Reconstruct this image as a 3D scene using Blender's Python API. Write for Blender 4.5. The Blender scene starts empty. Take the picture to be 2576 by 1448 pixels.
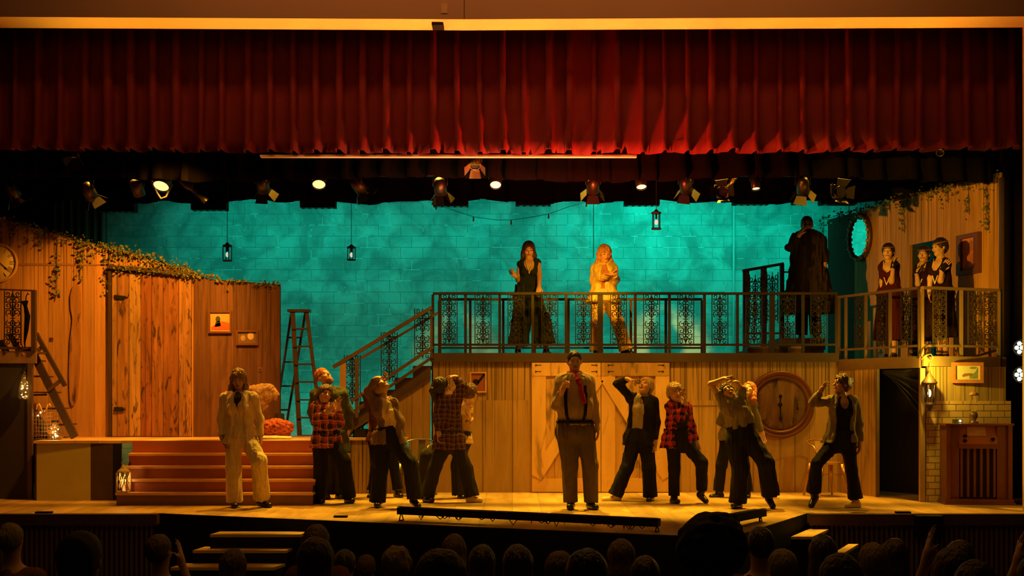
import bpy, math, random
import numpy as np
from mathutils import Vector, Matrix
R = math.radians
C = bpy.context.scene.collection
sc = bpy.context.scene
# ---------------------------------------------------------------- camera
F, HX, HY, CZ = 3024.0, 1288.0, 994.0, 1.37      # focal length in px, vanishing point, eye height above the stage floor
cd = bpy.data.cameras.new('camera'); cam = bpy.data.objects.new('camera', cd); C.objects.link(cam)
cam.location = (0, 0, CZ); cam.rotation_euler = (R(90), 0, 0)
cd.sensor_width = 36; cd.lens = F/2576*36; cd.shift_y = (HY-724)/2576; cd.clip_end = 200
sc.camera = cam
sc.view_settings.view_transform = 'Standard'; sc.view_settings.look = 'None'
sc.view_settings.gamma = 1; sc.view_settings.use_curve_mapping = False
sc.view_settings.exposure = 0.0
w = bpy.data.worlds.new('world'); sc.world = w; w.use_nodes = True
w.node_tree.nodes['Background'].inputs[0].default_value = (1, .55, .25, 1)
w.node_tree.nodes['Background'].inputs[1].default_value = 0.006

def W(px, py, Y): return Vector(((px-HX)*Y/F, Y, CZ-(py-HY)*Y/F))
def X(px, Y): return (px-HX)*Y/F
def Z(py, Y): return CZ-(py-HY)*Y/F

AMB = (1, .44, .02); YEL = (1, .55, .035); ORG = (1, .38, .025); CYA = (0, 1, .70)
def spot(loc, to, power, col, deg, blend=.6, rad=.12):
    l = bpy.data.lights.new('stage_or_added_spot', 'SPOT'); l.energy = power; l.color = col; l.spot_size = R(deg); l.spot_blend = blend
    l.shadow_soft_size = rad; o = bpy.data.objects.new('stage_or_added_spot', l); C.objects.link(o); o.location = loc
    o.rotation_euler = (Vector(to)-Vector(loc)).to_track_quat('-Z', 'Y').to_euler(); return o
def area(loc, to, power, col, sx, sy, spread=180):
    l = bpy.data.lights.new('wash', 'AREA'); l.energy = power; l.color = col; l.shape = 'RECTANGLE'; l.size = sx; l.size_y = sy; l.spread = R(spread)
    o = bpy.data.objects.new('wash', l); C.objects.link(o); o.location = loc
    o.rotation_euler = (Vector(to)-Vector(loc)).to_track_quat('-Z', 'Y').to_euler(); return o
def point(loc, power, col, rad=.03):
    l = bpy.data.lights.new('lamp_light', 'POINT'); l.energy = power; l.color = col; l.shadow_soft_size = rad
    o = bpy.data.objects.new('lamp_light', l); C.objects.link(o); o.location = loc; return o
# cyan cyclorama wash on the block wall, hung above the last black border
area((-1.5, 20.3, 5.6), (-1.5, 21.9, 3.2), 46, CYA, 9.0, .3, 100)
area((3.6, 20.3, 5.6), (3.8, 21.9, 3.4), 34, CYA, 4.5, .3, 100)
area((-1.0, 21.1, .15), (-1.0, 21.9, 1.5), 19, CYA, 10.0, .3, 110)
# amber wash on the set walls, from the first pipe behind the valance
spot((-3.9, 14.95, 4.6), (-5.5, 17.1, 1.9), 980, ORG, 72)
spot((-1.8, 14.95, 4.6), (-3.6, 17.1, 1.5), 420, ORG, 60)
spot((-0.6, 15.0, 4.6), (-0.4, 17.0, 1.0), 230, AMB, 62)
spot((1.4, 15.0, 4.6), (1.1, 17.0, 1.0), 430, AMB, 60)
spot((3.2, 15.0, 4.6), (3.3, 17.0, .9), 200, AMB, 62)
# front-of-house spots: right wing, and the two figures at the rail
spot((-5.0, 5, 3.0), (6.0, 17.2, 3.2), 7500, AMB, 13, .45, .08)
spot((3.4, 6, 5.2), (.24, 17.4, 3.0), 3200, AMB, 5.6, .5)
spot((-2.4, 6, 5.2), (1.35, 17.5, 3.0), 8500, AMB, 5.6, .5)
# back and top light over the dancers and the floor
for i, (x, p, c) in enumerate(((-5.4, 520, ORG), (-3.2, 800, AMB), (-1.2, 1200, YEL), (.8, 1300, YEL), (2.6, 1300, YEL), (4.6, 900, AMB))):
    spot((x, 16.6, 5.2), (x*.93, 14.7, .2), p*1.5, c, 62, .7, .06)
# added unseen uplights: area for bounce onto the soffit, red spot for the valance
area((0, 13.97, .12), (0, 14.03, 5.7), 37, (1, .5, .04), 11, .1, 18)
spot((.9, 14.58, 2.3), (.9, 14.63, 5.2), 1000, (1, .10, .03), 145, .8)
spot((-.7, 14.73, 2.0), (-.7, 14.73, 4.4), 160, (1, .62, .25), 88, .3)  # warm spot added in mid-air to brighten the valance hem
# added fill areas for the wall over the opening, the stage front and audience
area((0, 11.0, 7.6), (0, 13.85, 6.6), 85, (1, .40, .09), 9, .5, 120)
area((0, 5, 5.5), (0, 15, 1.5), 8, AMB, 8, 1.5, 120)
area((0, 8.5, 5.0), (0, 9.5, -1), 28, AMB, 8, 1.5, 140)

# ---------------------------------------------------------------- materials
def nt(name):
    m = bpy.data.materials.new(name); m.use_nodes = True
    return m, m.node_tree.nodes, m.node_tree.links, m.node_tree.nodes['Principled BSDF']
_mc = {}
def folds(N, L, b, f):
    t = N.new('ShaderNodeTexCoord'); mp = N.new('ShaderNodeMapping'); mp.inputs['Scale'].default_value = f[:3]; L.new(t.outputs['Object'], mp.inputs[0])
    n = N.new('ShaderNodeTexNoise'); n.inputs['Scale'].default_value = 1; n.inputs['Detail'].default_value = 1.5; n.inputs['Distortion'].default_value = .5; L.new(mp.outputs[0], n.inputs[0])
    bp = N.new('ShaderNodeBump'); bp.inputs['Strength'].default_value = 1; bp.inputs['Distance'].default_value = f[3]; L.new(n.outputs[0], bp.inputs['Height']); L.new(bp.outputs[0], b.inputs['Normal'])
def mat(name, col, rough=.7, metal=0, emit=None, es=0, var=.25, scale=8, trans=0, bump=0, spec=.5, fold=None):
    if name in _mc: return _mc[name]
    m, N, L, b = nt(name); _mc[name] = m
    b.inputs['Roughness'].default_value = rough; b.inputs['Metallic'].default_value = metal
    b.inputs['Specular IOR Level'].default_value = spec
    if trans: b.inputs['Transmission Weight'].default_value = trans
    if emit: b.inputs['Emission Color'].default_value = (*emit, 1); b.inputs['Emission Strength'].default_value = es
    if var:
        t = N.new('ShaderNodeTexCoord'); n = N.new('ShaderNodeTexNoise'); n.inputs['Scale'].default_value = scale; n.inputs['Detail'].default_value = 4
        r = N.new('ShaderNodeMapRange'); r.inputs[3].default_value = 1-var; r.inputs[4].default_value = 1+var
        x = N.new('ShaderNodeVectorMath'); x.operation = 'SCALE'; x.inputs[0].default_value = col
        L.new(t.outputs['Object'], n.inputs[0]); L.new(n.outputs[0], r.inputs[0]); L.new(r.outputs[0], x.inputs['Scale']); L.new(x.outputs[0], b.inputs['Base Color'])
        if bump:
            bp = N.new('ShaderNodeBump'); bp.inputs['Strength'].default_value = bump; bp.inputs['Distance'].default_value = .02
            L.new(n.outputs[0], bp.inputs['Height']); L.new(bp.outputs[0], b.inputs['Normal'])
        if fold: folds(N, L, b, fold)
    else: b.inputs['Base Color'].default_value = (*col, 1)
    return m
def nd(N, typ, **k):
    n = N.new(typ)
    for a, v in k.items(): setattr(n, a, v)
    return n
def math_(N, L, op, a, b=None, c=None, clamp=False):
    n = N.new('ShaderNodeMath'); n.operation = op; n.use_clamp = clamp
    for i, v in enumerate((a, b, c)):
        if v is None: continue
        if isinstance(v, (int, float)): n.inputs[i].default_value = v
        else: L.new(v, n.inputs[i])
    return n.outputs[0]
def mixc(N, L, f, a, b, mode='MIX'):
    n = N.new('ShaderNodeMix'); n.data_type = 'RGBA'; n.blend_type = mode
    for s, v in ((n.inputs[0], f), (n.inputs[6], a), (n.inputs[7], b)):
        if isinstance(v, (int, float)): s.default_value = v
        elif isinstance(v, tuple): s.default_value = (*v, 1)
        else: L.new(v, s)
    return n.outputs[2]
def wood(name, col, streak, plank=.2, axis='xz', drips=.5, droptop=None, knots=.3, rough=.65, seed=0., gap=.03, fine=22., sk=1., ks=1.):
    """painted boards: planks run along the second axis; dark drips hang from droptop"""
    if name in _mc: return _mc[name]
    m, N, L, b = nt(name); _mc[name] = m
    b.inputs['Roughness'].default_value = rough; b.inputs['Specular IOR Level'].default_value = .25
    g = N.new('ShaderNodeNewGeometry'); s = N.new('ShaderNodeSeparateXYZ'); L.new(g.outputs['Position'], s.inputs[0])
    o = {'x': s.outputs[0], 'y': s.outputs[1], 'z': s.outputs[2]}
    u, v = o[axis[0]], o[axis[1]]
    cv = N.new('ShaderNodeCombineXYZ'); L.new(u, cv.inputs[0]); L.new(v, cv.inputs[1]); cv.inputs[2].default_value = seed
    def noise(su, sv, det=4, dist=0.):
        mp = N.new('ShaderNodeMapping'); mp.inputs['Scale'].default_value = (su, sv, 1); L.new(cv.outputs[0], mp.inputs[0])
        n = N.new('ShaderNodeTexNoise'); n.inputs['Scale'].default_value = 1; n.inputs['Detail'].default_value = det; n.inputs['Distortion'].default_value = dist
        L.new(mp.outputs[0], n.inputs[0]); return n.outputs[0]
    pu = math_(N, L, 'DIVIDE', u, plank); fl = math_(N, L, 'FLOOR', pu); fr = math_(N, L, 'FRACT', pu)
    wn = N.new('ShaderNodeTexWhiteNoise'); wn.noise_dimensions = '1D'; L.new(fl, wn.inputs['W'])
    tone = math_(N, L, 'MULTIPLY_ADD', wn.outputs[0], .35, .82)
    grain = noise(fine, 1.2, 5, .6); big = noise(1.3, .9, 4); 
    c = mixc(N, L, math_(N, L, 'MULTIPLY_ADD', grain, 2.2, -.75, True), streak, col)
    c = mixc(N, L, math_(N, L, 'MULTIPLY_ADD', big, 1.6, -.4, True), mixc(N, L, .35, c, streak), c)
    sc_ = N.new('ShaderNodeVectorMath'); sc_.operation = 'SCALE'; L.new(c, sc_.inputs[0]); L.new(tone, sc_.inputs['Scale']); c = sc_.outputs[0]
    if drips:
        d = noise(52, .35, 2); th = math_(N, L, 'SUBTRACT', .70-.12*drips, 0)
        if droptop is not None:
            hh = math_(N, L, 'SUBTRACT', droptop, v); th = math_(N, L, 'MULTIPLY_ADD', hh, .07, .66-.17*drips)
        dd = math_(N, L, 'MULTIPLY', math_(N, L, 'SUBTRACT', d, th), 14, None, True)
        c = mixc(N, L, math_(N, L, 'MULTIPLY', dd, .8*sk), c, tuple(k*.28 for k in streak))
    if knots:
        kn = noise(7*ks, 1.7*ks, 3, 1.2); dk = math_(N, L, 'MULTIPLY', math_(N, L, 'SUBTRACT', kn, .56), 8, None, True)
        c = mixc(N, L, math_(N, L, 'MULTIPLY', dk, knots), c, tuple(k*.25 for k in streak))
    if gap:
        e = math_(N, L, 'LESS_THAN', fr, gap); c = mixc(N, L, math_(N, L, 'MULTIPLY', e, .85), c, (.012, .006, .003))
    L.new(c, b.inputs['Base Color'])
    bp = N.new('ShaderNodeBump'); bp.inputs['Strength'].default_value = .25; bp.inputs['Distance'].default_value = .01
    L.new(grain, bp.inputs['Height']); L.new(bp.outputs[0], b.inputs['Normal'])
    return m
def bricks(name, c1, c2, mortar, bw, bh, ms, blot=.6, chips=0.):
    if name in _mc: return _mc[name]
    m, N, L, b = nt(name); _mc[name] = m
    b.inputs['Roughness'].default_value = .6; b.inputs['Specular IOR Level'].default_value = .3
    g = N.new('ShaderNodeNewGeometry'); s = N.new('ShaderNodeSeparateXYZ'); L.new(g.outputs['Position'], s.inputs[0])
    cv = N.new('ShaderNodeCombineXYZ'); L.new(s.outputs[0], cv.inputs[0]); L.new(s.outputs[2], cv.inputs[1])
    br = N.new('ShaderNodeTexBrick'); L.new(cv.outputs[0], br.inputs[0]); br.inputs['Scale'].default_value = 1
    br.inputs['Brick Width'].default_value = bw; br.inputs['Row Height'].default_value = bh; br.inputs['Mortar Size'].default_value = ms; br.inputs['Mortar Smooth'].default_value = .3
    br.inputs['Color1'].default_value = (*c1, 1); br.inputs['Color2'].default_value = (*c2, 1); br.inputs['Mortar'].default_value = (*mortar, 1)
    n = N.new('ShaderNodeTexNoise'); n.inputs['Scale'].default_value = 1.1; n.inputs['Detail'].default_value = 6; n.inputs['Roughness'].default_value = .62; L.new(cv.outputs[0], n.inputs[0])
    n.inputs['Scale'].default_value = 1.7; n.inputs['Distortion'].default_value = .6
    c = mixc(N, L, math_(N, L, 'MULTIPLY', math_(N, L, 'MULTIPLY_ADD', n.outputs[0], 4.5, -1.75, True), blot), br.outputs[0], tuple(k*.38 for k in c2))
    if chips:
        n2 = N.new('ShaderNodeTexNoise'); n2.inputs['Scale'].default_value = 2.3; n2.inputs['Detail'].default_value = 3; L.new(cv.outputs[0], n2.inputs[0])
        ch = math_(N, L, 'MULTIPLY', math_(N, L, 'GREATER_THAN', n2.outputs[0], .575), br.outputs['Fac'])
        c = mixc(N, L, math_(N, L, 'MULTIPLY', ch, chips), c, (.95, 1, .95))
    L.new(c, b.inputs['Base Color'])
    bp = N.new('ShaderNodeBump'); bp.inputs['Strength'].default_value = .5; bp.inputs['Distance'].default_value = .01; bp.invert = True
    L.new(br.outputs['Fac'], bp.inputs['Height']); L.new(bp.outputs[0], b.inputs['Normal'])
    return m
def plaid(name, c1, c2, c3, f=9.):
    if name in _mc: return _mc[name]
    m, N, L, b = nt(name); _mc[name] = m; b.inputs['Roughness'].default_value = .9; b.inputs['Specular IOR Level'].default_value = .15
    g = N.new('ShaderNodeTexCoord'); s = N.new('ShaderNodeSeparateXYZ'); nz = N.new('ShaderNodeTexNoise'); nz.inputs['Scale'].default_value = 7; va = N.new('ShaderNodeVectorMath'); va.operation = 'MULTIPLY_ADD'; va.inputs[1].default_value = (.10, .10, .10); L.new(g.outputs['Object'], nz.inputs[0]); L.new(nz.outputs['Color'], va.inputs[0]); L.new(g.outputs['Object'], va.inputs[2]); L.new(va.outputs[0], s.inputs[0])
    def st(o, ff, th):
        return math_(N, L, 'GREATER_THAN', math_(N, L, 'FRACT', math_(N, L, 'MULTIPLY', o, ff)), th)
    a, z, a2, z2 = st(s.outputs[0], f, .5), st(s.outputs[2], f, .5), st(s.outputs[0], f, .92), st(s.outputs[2], f, .92)
    c = mixc(N, L, math_(N, L, 'MULTIPLY', math_(N, L, 'ADD', a, z), .5), c1, c2)
    c = mixc(N, L, math_(N, L, 'MULTIPLY', math_(N, L, 'MAXIMUM', a2, z2), .7), c, c3)
    L.new(c, b.inputs['Base Color']); folds(N, L, b, (12, 12, 4, .025)); return m
GLASS = mat('clear_glass', (1, .97, .9), .02, trans=1, var=0); GLASS.node_tree.nodes['Principled BSDF'].inputs['IOR'].default_value = 1.12
def glow(name, col, s): return mat(name, col, .4, emit=col, es=s, var=0)

# ---------------------------------------------------------------- objects
def tag(o, label=None, cat=None, group=None, kind=None):
    if label: o['label'] = label
    if cat: o['category'] = cat
    if group: o['group'] = group
    if kind: o['kind'] = kind
    return o
def world_loc(o):
    v = Vector((0, 0, 0))
    while o is not None: v = v+o.location; o = o.parent
    return v
def thing(name, loc, label=None, cat=None, group=None, rz=0):
    o = bpy.data.objects.new(name, None); C.objects.link(o); o.location = loc; o.rotation_euler[2] = rz
    o.empty_display_size = .1; return tag(o, label, cat, group)
def link_mesh(name, me, parent, org):
    o = bpy.data.objects.new(name, me); C.objects.link(o)
    if parent is not None: o.parent = parent; o.location = Vector(org)-world_loc(parent)
    else: o.location = org
    return o
def inst(o, parent=None, loc=None):
    c = o.copy(); C.objects.link(c)
    if parent is not None: c.parent = parent
    if loc is not None: c.location = loc
    return c
def copy_tree(o, parent=None):
    c = o.copy(); C.objects.link(c); c.parent = parent
    for ch in [k for k in bpy.data.objects if k.parent == o]: copy_tree(ch, c)
    return c
class MB:
    def __init__(s): s.v = []; s.f = []; s.sm = []
    def add(s, vs, fs, smooth=False, M=None):
        b = len(s.v); s.v += [(M @ Vector(p) if M else Vector(p)) for p in vs]; s.f += [tuple(b+i for i in f) for f in fs]; s.sm += [smooth]*len(fs); return s
    def box(s, a, b, M=None):
        (x0, y0, z0), (x1, y1, z1) = a, b
        return s.add([(x0, y0, z0), (x1, y0, z0), (x1, y1, z0), (x0, y1, z0), (x0, y0, z1), (x1, y0, z1), (x1, y1, z1), (x0, y1, z1)],
            [(0, 3, 2, 1), (4, 5, 6, 7), (0, 1, 5, 4), (1, 2, 6, 5), (2, 3, 7, 6), (3, 0, 4, 7)], M=M)
    def prism(s, pts, y0, y1, M=None):
        """outline in x,z extruded along y"""
        n = len(pts); vs = [(x, y0, z) for x, z in pts]+[(x, y1, z) for x, z in pts]
        return s.add(vs, [tuple(range(n)), tuple(range(2*n-1, n-1, -1))]+[(i, i+n, (i+1) % n+n, (i+1) % n) for i in range(n)], M=M)
    def bar(s, a, b, w, h, up=(0, 0, 1), M=None):
        a, b = Vector(a), Vector(b); d = (b-a).normalized(); up = Vector(up)
        if abs(d.dot(up)) > .99: up = Vector((0, 1, 0))
        r = d.cross(up).normalized()*w/2; u = r.cross(d).normalized()*h/2
        vs = [a-r-u, a+r-u, a+r+u, a-r+u, b-r-u, b+r-u, b+r+u, b-r+u]
        return s.add(vs, [(0, 1, 2, 3), (7, 6, 5, 4), (0, 4, 5, 1), (1, 5, 6, 2), (2, 6, 7, 3), (3, 7, 4, 0)], M=M)
    def tube(s, pts, r, n=8, M=None, closed=False):
        pts = [Vector(p) for p in pts]; m = len(pts); vs = []; rr = r if isinstance(r, (list, tuple)) else [r]*m; prev = None
        for i, p in enumerate(pts):
            if closed: d = (pts[(i+1) % m]-pts[i-1]).normalized()
            else: d = (pts[min(i+1, m-1)]-pts[max(i-1, 0)]).normalized()
            a = prev if prev is not None else (Vector((0, 0, 1)) if abs(d.z) < .9 else Vector((1, 0, 0)))
            x = d.cross(a).normalized(); y = x.cross(d).normalized(); prev = y
            vs += [p+(x*math.cos(2*math.pi*k/n)+y*math.sin(2*math.pi*k/n))*rr[i] for k in range(n)]
        fs = []
        for i in range(m if closed else m-1):
            j = (i+1) % m
            fs += [(i*n+k, i*n+(k+1) % n, j*n+(k+1) % n, j*n+k) for k in range(n)]
        if not closed: fs += [tuple(range(n-1, -1, -1)), tuple((m-1)*n+k for k in range(n))]
        return s.add(vs, fs, True, M)
    def lathe(s, prof, c=(0, 0, 0), n=24, M=None, cap=True):
        vs = []; fs = []; m = len(prof)
        for r, z in prof: vs += [(c[0]+r*math.cos(2*math.pi*k/n), c[1]+r*math.sin(2*math.pi*k/n), c[2]+z) for k in range(n)]
        for i in range(m-1): fs += [(i*n+k, i*n+(k+1) % n, (i+1)*n+(k+1) % n, (i+1)*n+k) for k in range(n)]
        if cap: fs += [tuple(range(n-1, -1, -1)), tuple((m-1)*n+k for k in range(n))]
        return s.add(vs, fs, True, M)
    def ball(s, c, r, n=12, sc=(1, 1, 1), M=None):
        prof = [(max(r*math.sin(math.pi*i/n), 1e-4), -r*math.cos(math.pi*i/n)) for i in range(n+1)]
        b = len(s.v); s.lathe(prof, (0, 0, 0), n+4, cap=False)
        for i in range(b, len(s.v)):
            p = s.v[i]; p = Vector((p[0]*sc[0]+c[0], p[1]*sc[1]+c[1], p[2]*sc[2]+c[2])); s.v[i] = M @ p if M else p
        return s
    def grid(s, fn, nu, nv, smooth=True):
        vs = [fn(i/nu, j/nv) for j in range(nv+1) for i in range(nu+1)]
        fs = [(j*(nu+1)+i, j*(nu+1)+i+1, (j+1)*(nu+1)+i+1, (j+1)*(nu+1)+i) for j in range(nv) for i in range(nu)]
        return s.add(vs, fs, smooth)
    def build(s, name, m, parent=None, org=None):
        if org is None:
            if parent is not None: org = world_loc(parent)
            else:
                xs = [p[0] for p in s.v]; ys = [p[1] for p in s.v]; zs = [p[2] for p in s.v]
                org = Vector(((min(xs)+max(xs))/2, (min(ys)+max(ys))/2, min(zs)))
        org = Vector(org); me = bpy.data.meshes.new(name); me.from_pydata([tuple(p-org) for p in s.v], [], s.f)
        me.polygons.foreach_set('use_smooth', s.sm); me.materials.append(m); me.update()
        return link_mesh(name, me, parent, org)
def Mz(loc, rz=0, s=1): return Matrix.Translation(loc) @ Matrix.Rotation(rz, 4, 'Z') @ Matrix.Scale(s, 4)
def thicken(o, t, off=0):
    md = o.modifiers.new('thickness', 'SOLIDIFY'); md.thickness = t; md.offset = off; return o
def struct(o): o['kind'] = 'structure'; return o
# ---------------------------------------------------------------- signed-distance modelling for figures
class Sdf:
    def __init__(s, res=.01, k=.02): s.res = res; s.k = k; s.ops = []; s.lo = []; s.hi = []; s.ns = None
    def _bb(s, lo, hi): s.lo.append(lo); s.hi.append(hi)
    def cap(s, a, b, ra, rb, lat=None, q=1, k=None, sub=False):
        a, b = np.array(a, float), np.array(b, float); R_ = max(ra, rb)*max(q, 1); lo = np.minimum(a, b)-R_; hi = np.maximum(a, b)+R_
        if not sub: s._bb(lo, hi)
        s.ops.append(('c', lo, hi, a, b, ra, rb, None if lat is None else np.array(lat, float), q, s.k if k is None else k, sub)); return s
    def chain(s, pts, rs, **kw):
        for i in range(len(pts)-1): s.cap(pts[i], pts[i+1], rs[i], rs[i+1], **kw)
        return s
    def ell(s, c, r, ax=None, k=None, sub=False):
        c = np.array(c, float); r = np.array(r, float); A = np.eye(3) if ax is None else np.array(ax, float); m = r.max()
        lo, hi = c-m, c+m
        if not sub: s._bb(lo, hi)
        s.ops.append(('e', lo, hi, c, r, A, s.k if k is None else k, sub)); return s
    def cut(s, c, n, rad): s.ops.append(('p', np.array(c, float), np.array(n, float)/np.linalg.norm(n), rad)); return s
    def noise(s, amp, fr, seed=0, n=4): s.ns = (amp, fr, seed, n); return s
    def mesh(s):
        h = s.res; lo = np.min(s.lo, 0)-3*h-.01; hi = np.max(s.hi, 0)+3*h+.01
        n = np.ceil((hi-lo)/h).astype(int)+1; G = np.full(n, 1., np.float32)
        ax = [lo[i]+h*np.arange(n[i]) for i in range(3)]
        def reg(l, u):
            i0 = np.clip(np.floor((l-lo)/h).astype(int), 0, n-1); i1 = np.clip(np.ceil((u-lo)/h).astype(int)+1, 1, n)
            sl = tuple(slice(i0[i], i1[i]) for i in range(3))
            return sl, ax[0][sl[0]][:, None, None], ax[1][sl[1]][None, :, None], ax[2][sl[2]][None, None, :]
        for op in s.ops:
            if op[0] == 'p':
                _, c, nn, rad = op; sl, x, y, z = reg(c-rad, c+rad)
                d = (x-c[0])*nn[0]+(y-c[1])*nn[1]+(z-c[2])*nn[2]; rr = (x-c[0])**2+(y-c[1])**2+(z-c[2])**2
                g = G[sl]; G[sl] = np.where(rr < rad*rad, np.maximum(g, d), g); continue
            k = op[9] if op[0] == 'c' else op[6]; sub = op[-1]; pad = k+3*h
            sl, x, y, z = reg(op[1]-pad, op[2]+pad)
            if min(sl[i].stop-sl[i].start for i in range(3)) <= 0: continue
            if op[0] == 'c':
                _, _, _, a, b, ra, rb, lat, q, _, _ = op; ba = b-a; L = max(ba @ ba, 1e-9)
                px, py, pz = x-a[0], y-a[1], z-a[2]; t = np.clip((px*ba[0]+py*ba[1]+pz*ba[2])/L, 0, 1)
                vx, vy, vz = px-t*ba[0], py-t*ba[1], pz-t*ba[2]
                if lat is not None:
                    dl = (vx*lat[0]+vy*lat[1]+vz*lat[2])*(1-1/q); vx = vx-dl*lat[0]; vy = vy-dl*lat[1]; vz = vz-dl*lat[2]
                d = np.sqrt(vx*vx+vy*vy+vz*vz)-(ra+(rb-ra)*t)
            else:
                _, _, _, c, r, A, _, _ = op; px, py, pz = x-c[0], y-c[1], z-c[2]
                e = [(px*A[i][0]+py*A[i][1]+pz*A[i][2])/r[i] for i in range(3)]
                kk = np.sqrt(e[0]**2+e[1]**2+e[2]**2); d = (kk-1)*r.min() if r.max() > 2.5*r.min() else (kk-1)*float(np.cbrt(r.prod()))
            g = G[sl]
            if sub: hh = np.maximum(k-np.abs(g+d), 0)/max(k, 1e-6); G[sl] = np.maximum(g, -d)+hh*hh*k*.25
            else: hh = np.maximum(k-np.abs(g-d), 0)/max(k, 1e-6); G[sl] = np.minimum(g, d)-hh*hh*k*.25
        if s.ns:
            amp, fr, seed, m = s.ns; rg = np.random.RandomState(seed); x, y, z = ax[0][:, None, None], ax[1][None, :, None], ax[2][None, None, :]
            for i in range(m):
                w_ = rg.normal(size=3)*np.array(fr); p = rg.rand()*6.28; w2 = rg.normal(size=3)*np.array(fr)*.5
                G += (amp/m*1.6*np.sin(x*w_[0]+y*w_[1]+z*w_[2]+p+1.5*np.sin(x*w2[0]+y*w2[1]+z*w2[2]))).astype(np.float32)
        return surfnet(G, lo, h)
def surfnet(G, lo, h):
    S_ = G < 0; nx, ny, nz = G.shape
    cn = [(i, j, k) for i in (0, 1) for j in (0, 1) for k in (0, 1)]
    sl = lambda A, c: A[c[0]:nx-1+c[0], c[1]:ny-1+c[1], c[2]:nz-1+c[2]]
    cnt = sum(sl(S_, c).astype(np.uint8) for c in cn); act = (cnt > 0) & (cnt < 8)
    idx = np.argwhere(act); m = len(idx); vid = np.full(act.shape, -1, np.int32); vid[act] = np.arange(m)
    val = {c: G[idx[:, 0]+c[0], idx[:, 1]+c[1], idx[:, 2]+c[2]] for c in cn}
    acc = np.zeros((m, 3)); num = np.zeros(m)
    for c in cn:
        for a in range(3):
            if c[a]: continue
            c2 = list(c); c2[a] = 1; c2 = tuple(c2); v0, v1 = val[c], val[c2]; cr = (v0 < 0) != (v1 < 0)
            t = np.where(cr, v0/np.where(cr, v0-v1, 1), 0)
            p = np.tile(np.array(c, float), (m, 1)); p[:, a] = t; acc[cr] += p[cr]; num[cr] += 1
    V = lo+h*(idx+acc/num[:, None]); quads = []
    for a in range(3):
        b, c = (a+1) % 3, (a+2) % 3
        s0 = [slice(1, -1)]*3; s1 = [slice(1, -1)]*3; s0[a] = slice(0, -1); s1[a] = slice(1, None)
        A0, A1 = S_[tuple(s0)], S_[tuple(s1)]
        for inv in (False, True):
            E = np.argwhere(A0 & ~A1 if not inv else ~A0 & A1)
            if not len(E): continue
            off = np.ones(3, int); off[a] = 0; E = E+off
            def q(db, dc): e = E.copy(); e[:, b] -= db; e[:, c] -= dc; return vid[e[:, 0], e[:, 1], e[:, 2]]
            Q = np.stack([q(1, 1), q(0, 1), q(0, 0), q(1, 0)], 1)
            quads.append(Q[:, ::-1] if inv else Q)
    return V, np.concatenate(quads)
def np_mesh(name, V, Q, mats, idx=None, parent=None, org=None):
    org = Vector(org) if org is not None else world_loc(parent)
    me = bpy.data.meshes.new(name); n = len(Q)
    me.vertices.add(len(V)); me.vertices.foreach_set('co', (V-np.array(org)).astype(np.float32).ravel())
    me.loops.add(4*n); me.loops.foreach_set('vertex_index', Q.astype(np.int32).ravel())
    me.polygons.add(n); me.polygons.foreach_set('loop_start', np.arange(0, 4*n, 4, dtype=np.int32))
    try: me.polygons.foreach_set('loop_total', np.full(n, 4, np.int32))
    except Exception: pass
    me.polygons.foreach_set('use_smooth', np.ones(n, bool))
    for m in mats: me.materials.append(m)
    if idx is not None: me.polygons.foreach_set('material_index', idx.astype(np.int32))
    me.update(calc_edges=True); me.validate()
    return link_mesh(name, me, parent, org)

SKIN = mat('skin', (.50, .27, .17), .5, var=.08, scale=20)
SKIN_P = mat('pale_skin', (.66, .40, .28), .5, var=.08, scale=20)
EYE = mat('brow_and_eye_shade', (.05, .025, .015), .4, var=0); LIP = mat('lips', (.32, .07, .06), .45, var=0)  # brows and eyes dark, socket shade painted into the eye colour
def V3(a): return np.array(a, float)
def nrm(a): a = np.array(a, float); return a/max(np.linalg.norm(a), 1e-9)
def head_frame(yaw, pitch, roll):
    M = Matrix.Rotation(R(yaw), 3, 'Z') @ Matrix.Rotation(R(-pitch), 3, 'X') @ Matrix.Rotation(R(roll), 3, 'Y')
    return [V3(M @ Vector(v)) for v in ((1, 0, 0), (0, -1, 0), (0, 0, 1))]     # right (image right), forward, up
def add_head(S, c, fr, s=1., ears=True, beard=False):
    r, f, u = fr; P = lambda a, b, d: c+(r*a+f*b+u*d)*s
    S.ell(P(0, -.012, .028), V3((.076, .094, .088))*s, (r, f, u), k=.02)
    S.ell(P(0, .022, -.035), V3((.060, .066, .078))*s, (r, f, u), k=.03)
    S.ell(P(0, .058, -.092), V3((.028, .024, .02))*s, (r, f, u), k=.03)
    S.cap(P(-.034, .077, .03), P(.034, .077, .03), .013*s, .013*s, k=.012)
    for sd in (-1, 1):
        S.ell(P(sd*.030, .096, .008), V3((.018, .016, .012))*s, (r, f, u), k=.008, sub=True)
        S.ell(P(sd*.030, .076, .008), V3((.013, .013, .012))*s, (r, f, u), k=.003)
        S.ell(P(sd*.040, .058, -.025), V3((.022, .024, .02))*s, (r, f, u), k=.02)
        if ears: S.ell(P(sd*.078, -.01, -.004), V3((.010, .022, .032))*s, (r, f, u), k=.008)
    S.cap(P(0, .086, .012), P(0, .108, -.026), .008*s, .014*s, k=.008)
    S.cap(P(-.017, .084, -.056), P(.017, .084, -.056), .009*s, .009*s, k=.006)
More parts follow.
